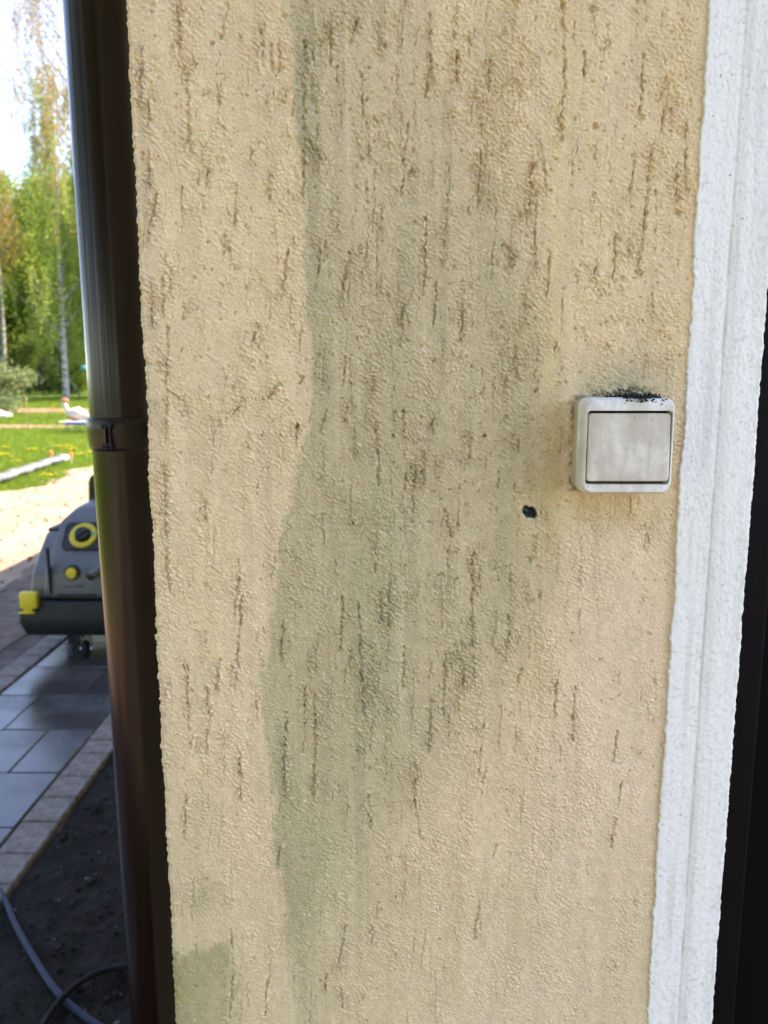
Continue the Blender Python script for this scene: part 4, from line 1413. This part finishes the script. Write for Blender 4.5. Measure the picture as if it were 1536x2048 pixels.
# ------------------------------------------------------------ trees
def leaves_mesh(name, centers, sizes, m, seed, hang=0.0, tint=None):
    r = np.random.RandomState(seed)
    n_ = len(centers)
    a = r.randn(n_, 3); a /= np.linalg.norm(a, axis=1, keepdims=True)
    b = r.randn(n_, 3); b[:, 2] -= hang
    b -= a * np.sum(a * b, 1, keepdims=True); b /= np.linalg.norm(b, axis=1, keepdims=True) + 1e-9
    s = sizes[:, None]
    V = np.stack([centers - b * s, centers + a * s * .5, centers + b * s, centers - a * s * .5], 1).reshape(-1, 3)
    F = np.arange(4 * n_).reshape(-1, 4)
    me = np_mesh(name, V, F, 4)
    t = r.rand(n_) if tint is None else np.clip(tint + .3 * (r.rand(n_) - .5), 0, 1)
    t = np.repeat(t, 4)
    at = me.color_attributes.new('Col', 'FLOAT_COLOR', 'POINT')
    at.data.foreach_set('color', np.stack([t, t, t, np.ones_like(t)], -1).astype(np.float32).ravel())
    me.materials.append(m)
    return me


def make_tree(H, spread, nclump, per, leaf, m_leaf, m_bark, seed, trunk_r=.13, low=.18, lean=0.0, droop=0.0, clump_r=.55, two=None):
    """returns (trunk mesh, crown mesh, ...)"""
    r = random.Random(seed)
    nr_ = np.random.RandomState(seed)
    bm = bmesh.new()
    tp = [Vector((lean * t * t * H + .12 * math.sin(t * 5 + seed), .12 * math.cos(t * 4 + seed * 2), H * t)) for t in np.linspace(0, 1, 12)]
    tube(bm, tp, [max(trunk_r * (1 - t) ** .8, .012) for t in np.linspace(0, 1, 12)], 9)
    cents, tints, own = [], [], []
    for i in range(nclump):
        t = low + (1 - low) * r.random() ** .85
        base = tp[min(int(t * 11), 10)].lerp(tp[min(int(t * 11) + 1, 11)], t * 11 % 1)
        a = r.uniform(0, 2 * math.pi)
        prof = math.sin(math.pi * min(1, (t - low) / (1 - low) * .85 + .12)) ** .7
        rad = spread * prof * r.uniform(.35, 1.0)
        up = r.uniform(.1, .6) * rad
        tip = base + Vector((math.cos(a) * rad, math.sin(a) * rad, up - droop * rad * .4))
        midp = base.lerp(tip, .5) + Vector((0, 0, .15 * rad))
        tube(bm, [base, midp, tip], [.035 * (1.2 - t) + .012, .018, .006], 5, False)
        tint = r.random()
        for q in range(per):
            f = r.random() ** .6
            cp = base.lerp(tip, .25 + .8 * f)
            g_ = nr_.randn(3) * clump_r * (.5 + .5 * f) * np.array([1, 1, .7])
            c_ = np.array(cp) + g_
            c_[2] -= abs(nr_.randn()) * droop * 1.2
            cents.append(c_); tints.append(tint)
    cents = np.array(cents); tints = np.array(tints)
    sizes = leaf * (.6 + .8 * nr_.rand(len(cents)))
    mt = bpy.data.meshes.new('trunk'); bmesh.ops.recalc_face_normals(bm, faces=bm.faces); bm.to_mesh(mt); bm.free()
    mt.materials.append(m_bark)
    mt.polygons.foreach_set('use_smooth', [True] * len(mt.polygons))
    ml = leaves_mesh('crown', cents, sizes, m_leaf, seed, .4, tints)
    return mt, ml


def put_tree(name, meshes, x, y, label, cat='tree', group=None, rz=0, s=1.0):
    o = thing(name, (x, y, gz(x, y) - .05), label, cat, group, rz)
    o.scale = (s, s, s)
    link('trunk', meshes[0], None, o)
    link('crown', meshes[1], None, o)['kind'] = 'stuff'
    for m_ in meshes[2:]:
        link('hanging_twigs', m_, None, o)['kind'] = 'stuff'
    return o


T_bright = make_tree(13.5, 2.9, 100, 170, .085, M_leaf_bright, M_bark, 1, .12, .08, .0, .3)
T_bright2 = make_tree(12.5, 2.6, 95, 170, .085, M_leaf_bright, M_bark, 2, .11, .05, .01, .5)
T_dark = make_tree(15.5, 2.6, 90, 170, .085, M_leaf_dark, M_darkbark, 3, .14, .08, 0, .2)
T_under = make_tree(5.0, 2.0, 40, 170, .08, M_leaf_dark, M_darkbark, 4, .05, .02, 0, .2, .5)


def pos(px, Y): return (px - 768) / FPX * Y / 0.99

# the tall birch with hanging twigs, its trunk behind the downpipe
def birch(seed, H, nbr, mleaf, leaf=.05, dense=1.0, lo=.3, spread=2.6, hang=(1.0, 3.4), left=False):
    r = random.Random(seed); nr_ = np.random.RandomState(seed)
    bm = bmesh.new()
    tp = [Vector((.15 * math.sin(t * 4), .1 * math.cos(t * 3), H * t)) for t in np.linspace(0, 1, 12)]
    tube(bm, tp, [max(.16 * (1 - t) ** .8, .015) for t in np.linspace(0, 1, 12)], 10)
    cents, tints = [], []
    tw = bmesh.new()
    for i in range(nbr):
        t = lo + (1 - lo) * (i + r.random()) / nbr
        base = tp[min(int(t * 11), 10)].lerp(tp[min(int(t * 11) + 1, 11)], t * 11 % 1)
        a = r.uniform(0, 2 * math.pi)
        if left and r.random() < .4: a = math.pi + r.uniform(-.5, .5)
        rad = spread * (1.1 - .75 * t) * r.uniform(.6, 1.25) + .3
        tip = base + Vector((math.cos(a) * rad, math.sin(a) * rad, rad * r.uniform(.9, 1.5)))
        tube(bm, [base, base.lerp(tip, .5) + Vector((0, 0, -.1)), tip], [.045 * (1.3 - t), .024, .008], 6, False)
        for k in range(int(9 * dense)):
            f = r.uniform(.25, 1.05)
            p = base.lerp(tip, f) + Vector((r.gauss(0, .14), r.gauss(0, .14), 0))
            L = r.uniform(*hang)
            sway = Vector((r.gauss(0, .09), r.gauss(0, .09), -1))
            tube(tw, [p, p + sway * L * .5, p + sway * L + Vector((r.gauss(0, .05), 0, 0))], [.005, .004, .002], 3, False)
            tint = r.random()
            m_ = int(L * 26)
            for j in range(m_):
                u_ = r.random()
                c_ = p + sway * L * u_
                cents.append((c_.x + r.gauss(0, .07), c_.y + r.gauss(0, .07), c_.z + r.gauss(0, .03))); tints.append(tint)
    cents = np.array(cents); tints = np.array(tints)
    mt = bpy.data.meshes.new('trunk'); bmesh.ops.recalc_face_normals(bm, faces=bm.faces); bm.to_mesh(mt); bm.free(); mt.materials.append(M_bark)
    mw = bpy.data.meshes.new('hanging_twigs'); tw.to_mesh(mw); tw.free(); mw.materials.append(M_twig)
    ml = leaves_mesh('crown', cents, leaf * (.5 + .8 * nr_.rand(len(cents))), mleaf, seed, 2.0, tints)
    return mt, ml, mw


M_twig = simple_noise('reddish_twigs', (.13, .07, .05), (.22, .14, .10), 4, .8, .2)
T_hang = birch(5, 17.5, 34, M_leaf_orange, .038, 1.6, .45, 3.9, (1.0, 3.2), True)
T_hang2 = birch(6, 12.5, 20, M_leaf_orange, .05, 1.1, .6, 2.2, (.8, 2.2), False)
T_hang3 = birch(8, 15.0, 34, M_leaf_bright, .065, 1.5, .12, 2.4, (1.0, 2.6), False)
put_tree('birch_tree', T_hang, pos(196, 30), 30, 'tall birch with drooping orange twigs behind the downpipe', rz=0)
put_tree('birch_tree', T_hang2, pos(28, 46), 46, 'shorter birch with yellow orange twig tips against the sky', rz=1, s=.95)
put_tree('birch_tree', T_hang3, pos(150, 40), 40, 'dense green birch with hanging leafy strands near the downpipe', rz=2, s=.98)
put_tree('birch_tree', T_bright, pos(50, 52), 52, 'white trunked birch with bright green crown left in the view', rz=.5, s=.98)
put_tree('birch_tree', T_bright2, pos(108, 50), 50, 'white trunked birch directly behind the swing frame', rz=1.4, s=1.02)
put_tree('birch_tree', T_bright, pos(157, 54), 54, 'white trunked birch showing beside the downpipe edge', rz=2.7, s=1.0)
put_tree('leafy_tree', T_bright2, pos(-10, 48), 48, 'bright green tree at the left edge of the wood', rz=3.1, s=1.0)
put_tree('leafy_tree', T_dark, pos(128, 60), 60, 'dark leaved tree rising behind the birches', rz=0, s=1.05)
put_tree('leafy_tree', T_dark, pos(70, 64), 64, 'darker tree between the two left birches', rz=2, s=.92)
k = 0
for (px, Y, tr, s) in ((215, 43, T_bright, .95), (290, 42, T_dark, .9), (380, 43, T_bright2, 1.0), (250, 46, T_dark, 1.0), (20, 58, T_bright2, 1.0), (180, 62, T_bright, 1.1), (100, 68, T_bright2, 1.1), (40, 70, T_bright, 1.05), (150, 72, T_dark, 1.05), (-40, 60, T_bright, 1.05), (-90, 55, T_dark, .9), (-130, 62, T_bright2, 1.1), (-190, 52, T_bright, 1.0), (240, 52, T_bright2, 1.0), (300, 60, T_bright, 1.1), (360, 56, T_dark, 1.0), (440, 60, T_bright2, 1.1), (-260, 58, T_dark, 1.0), (-340, 50, T_bright, 1.0)):
    put_tree('leafy_tree', tr, pos(px, Y), Y, 'leafy tree standing in the wood behind the front birches', 'tree', 'trees in the wood behind', k * 1.3, s)
    k += 1
for (px, Y, s) in ((78, 47, .62), (98, 49, .6), (140, 46, .55), (165, 47, .62), (15, 50, .9), (40, 52, 1.0), (120, 56, 1.0), (185, 52, 1.0), (70, 58, 1.1), (150, 60, 1.2), (-20, 52, 1.1), (220, 50, .9), (95, 62, 1.3), (20, 64, 1.3), (170, 66, 1.4), (55, 72, 1.6), (130, 74, 1.6), (-60, 56, 1.2), (280, 52, 1.1)):
    put_tree('bush', T_under, pos(px, Y), Y, 'dark undergrowth bush among the tree trunks', 'bush', 'undergrowth bushes in the wood', k, s)
    k += 1
# unseen trees added left of and behind the viewer, to darken the pipe's reflections
for i, (x_, y_, s_) in enumerate(((-36, 22, 1), (-38, 12, 1), (-37, 4, 1), (-36, 8, 1), (-24, -2, 1.0), (-21, -6, 1.0), (-18, -10, 1.1), (-15, -13, 1.1), (-12, -16, 1.1), (-27, 2, 1), (-23, -9, 1.1), (-19, -14, 1.1), (-31, 17, 1), (-9, -19, 1), (-34, 27, 1), (-35, 33, 1.05), (-33, 39, 1), (-31, 45, 1.05), (-35.5, 16, 1), (-34, -1, 1.05), (-30, -4, 1.05), (-6, -22, 1.15), (-2, -23, 1.15), (2, -24, 1.15), (6, -23, 1.1), (-13, -19, 1.2), (-10.5, -22, 1.2), (-8, -20, 1.2), (-5, -25, 1.25), (-3.5, -20, 1.15), (0, -21, 1.2), (4, -20, 1.15), (8, -22, 1.2), (-4, -28, 1.3), (3, -28, 1.3))):
    put_tree('leafy_tree', (T_dark, T_dark, T_bright2)[i % 3], x_, y_, 'unseen tree added round the garden to darken the pipe reflections', 'tree', 'unseen added trees round the garden', i, s_)
# pale shrub at the left edge
nr_ = np.random.RandomState(9)
def shrub(name, px, Y, rx, h, n_, m, label, seed, leaf=.06):
    r = np.random.RandomState(seed)
    x_ = pos(px, Y)
    o = thing(name, (x_, Y, gz(x_, Y) - .03), label, 'shrub')
    k_ = 26
    cc_ = np.stack([r.randn(k_) * rx * .45, r.randn(k_) * rx * .4, h * (.12 + .75 * r.rand(k_))], -1)
    idx = r.randint(0, k_, n_)
    P = cc_[idx] + r.randn(n_, 3) * np.array([.24, .24, .16]) * rx
    P[:, 2] = np.abs(P[:, 2])
    ml = leaves_mesh('foliage', P, leaf * (.5 + r.rand(n_)), m, seed, .3, (idx % 7) / 7.0)
    link('foliage', ml, None, o)['kind'] = 'stuff'
    bm = bmesh.new()
    for q in range(10):
        c_ = cc_[q]
        tube(bm, [(0, 0, 0), (c_[0] * .4, c_[1] * .4, c_[2] * .6), tuple(c_)], [.03, .02, .008], 6, False)
    from_bm('stem', bm, M_darkbark, o)
    return o
shrub('shrub', 12, 32, 1.15, 2.3, 9000, M_leaf_pale, 'pale green leafy shrub at the left edge of the lawn', 3, .055)
shrub('shrub', -60, 33, 1.6, 2.8, 9000, M_leaf_pale, 'second pale shrub beyond the left one', 4)
shrub('shrub', 152, 46.5, 1.0, 1.9, 5000, M_leaf_bright, 'yellow green shrub behind the swing frame', 5)
# distant wood
r = np.random.RandomState(77)
n_ = 26000
X_ = r.uniform(-75, 30, n_); Y_ = r.uniform(82, 95, n_); Z_ = r.rand(n_) ** .8 * (15 + 1.5 * np.sin(X_ * .35) + 1.2 * np.sin(X_ * 1.1)) + .5
wd = link('far_wood', leaves_mesh('far_wood', np.stack([X_, Y_, Z_], -1), .34 * (.6 + .7 * r.rand(n_)), M_leaf_dark, 78, .2), None)
tag(wd, 'dense green wood closing the view behind the trees', kind='stuff')
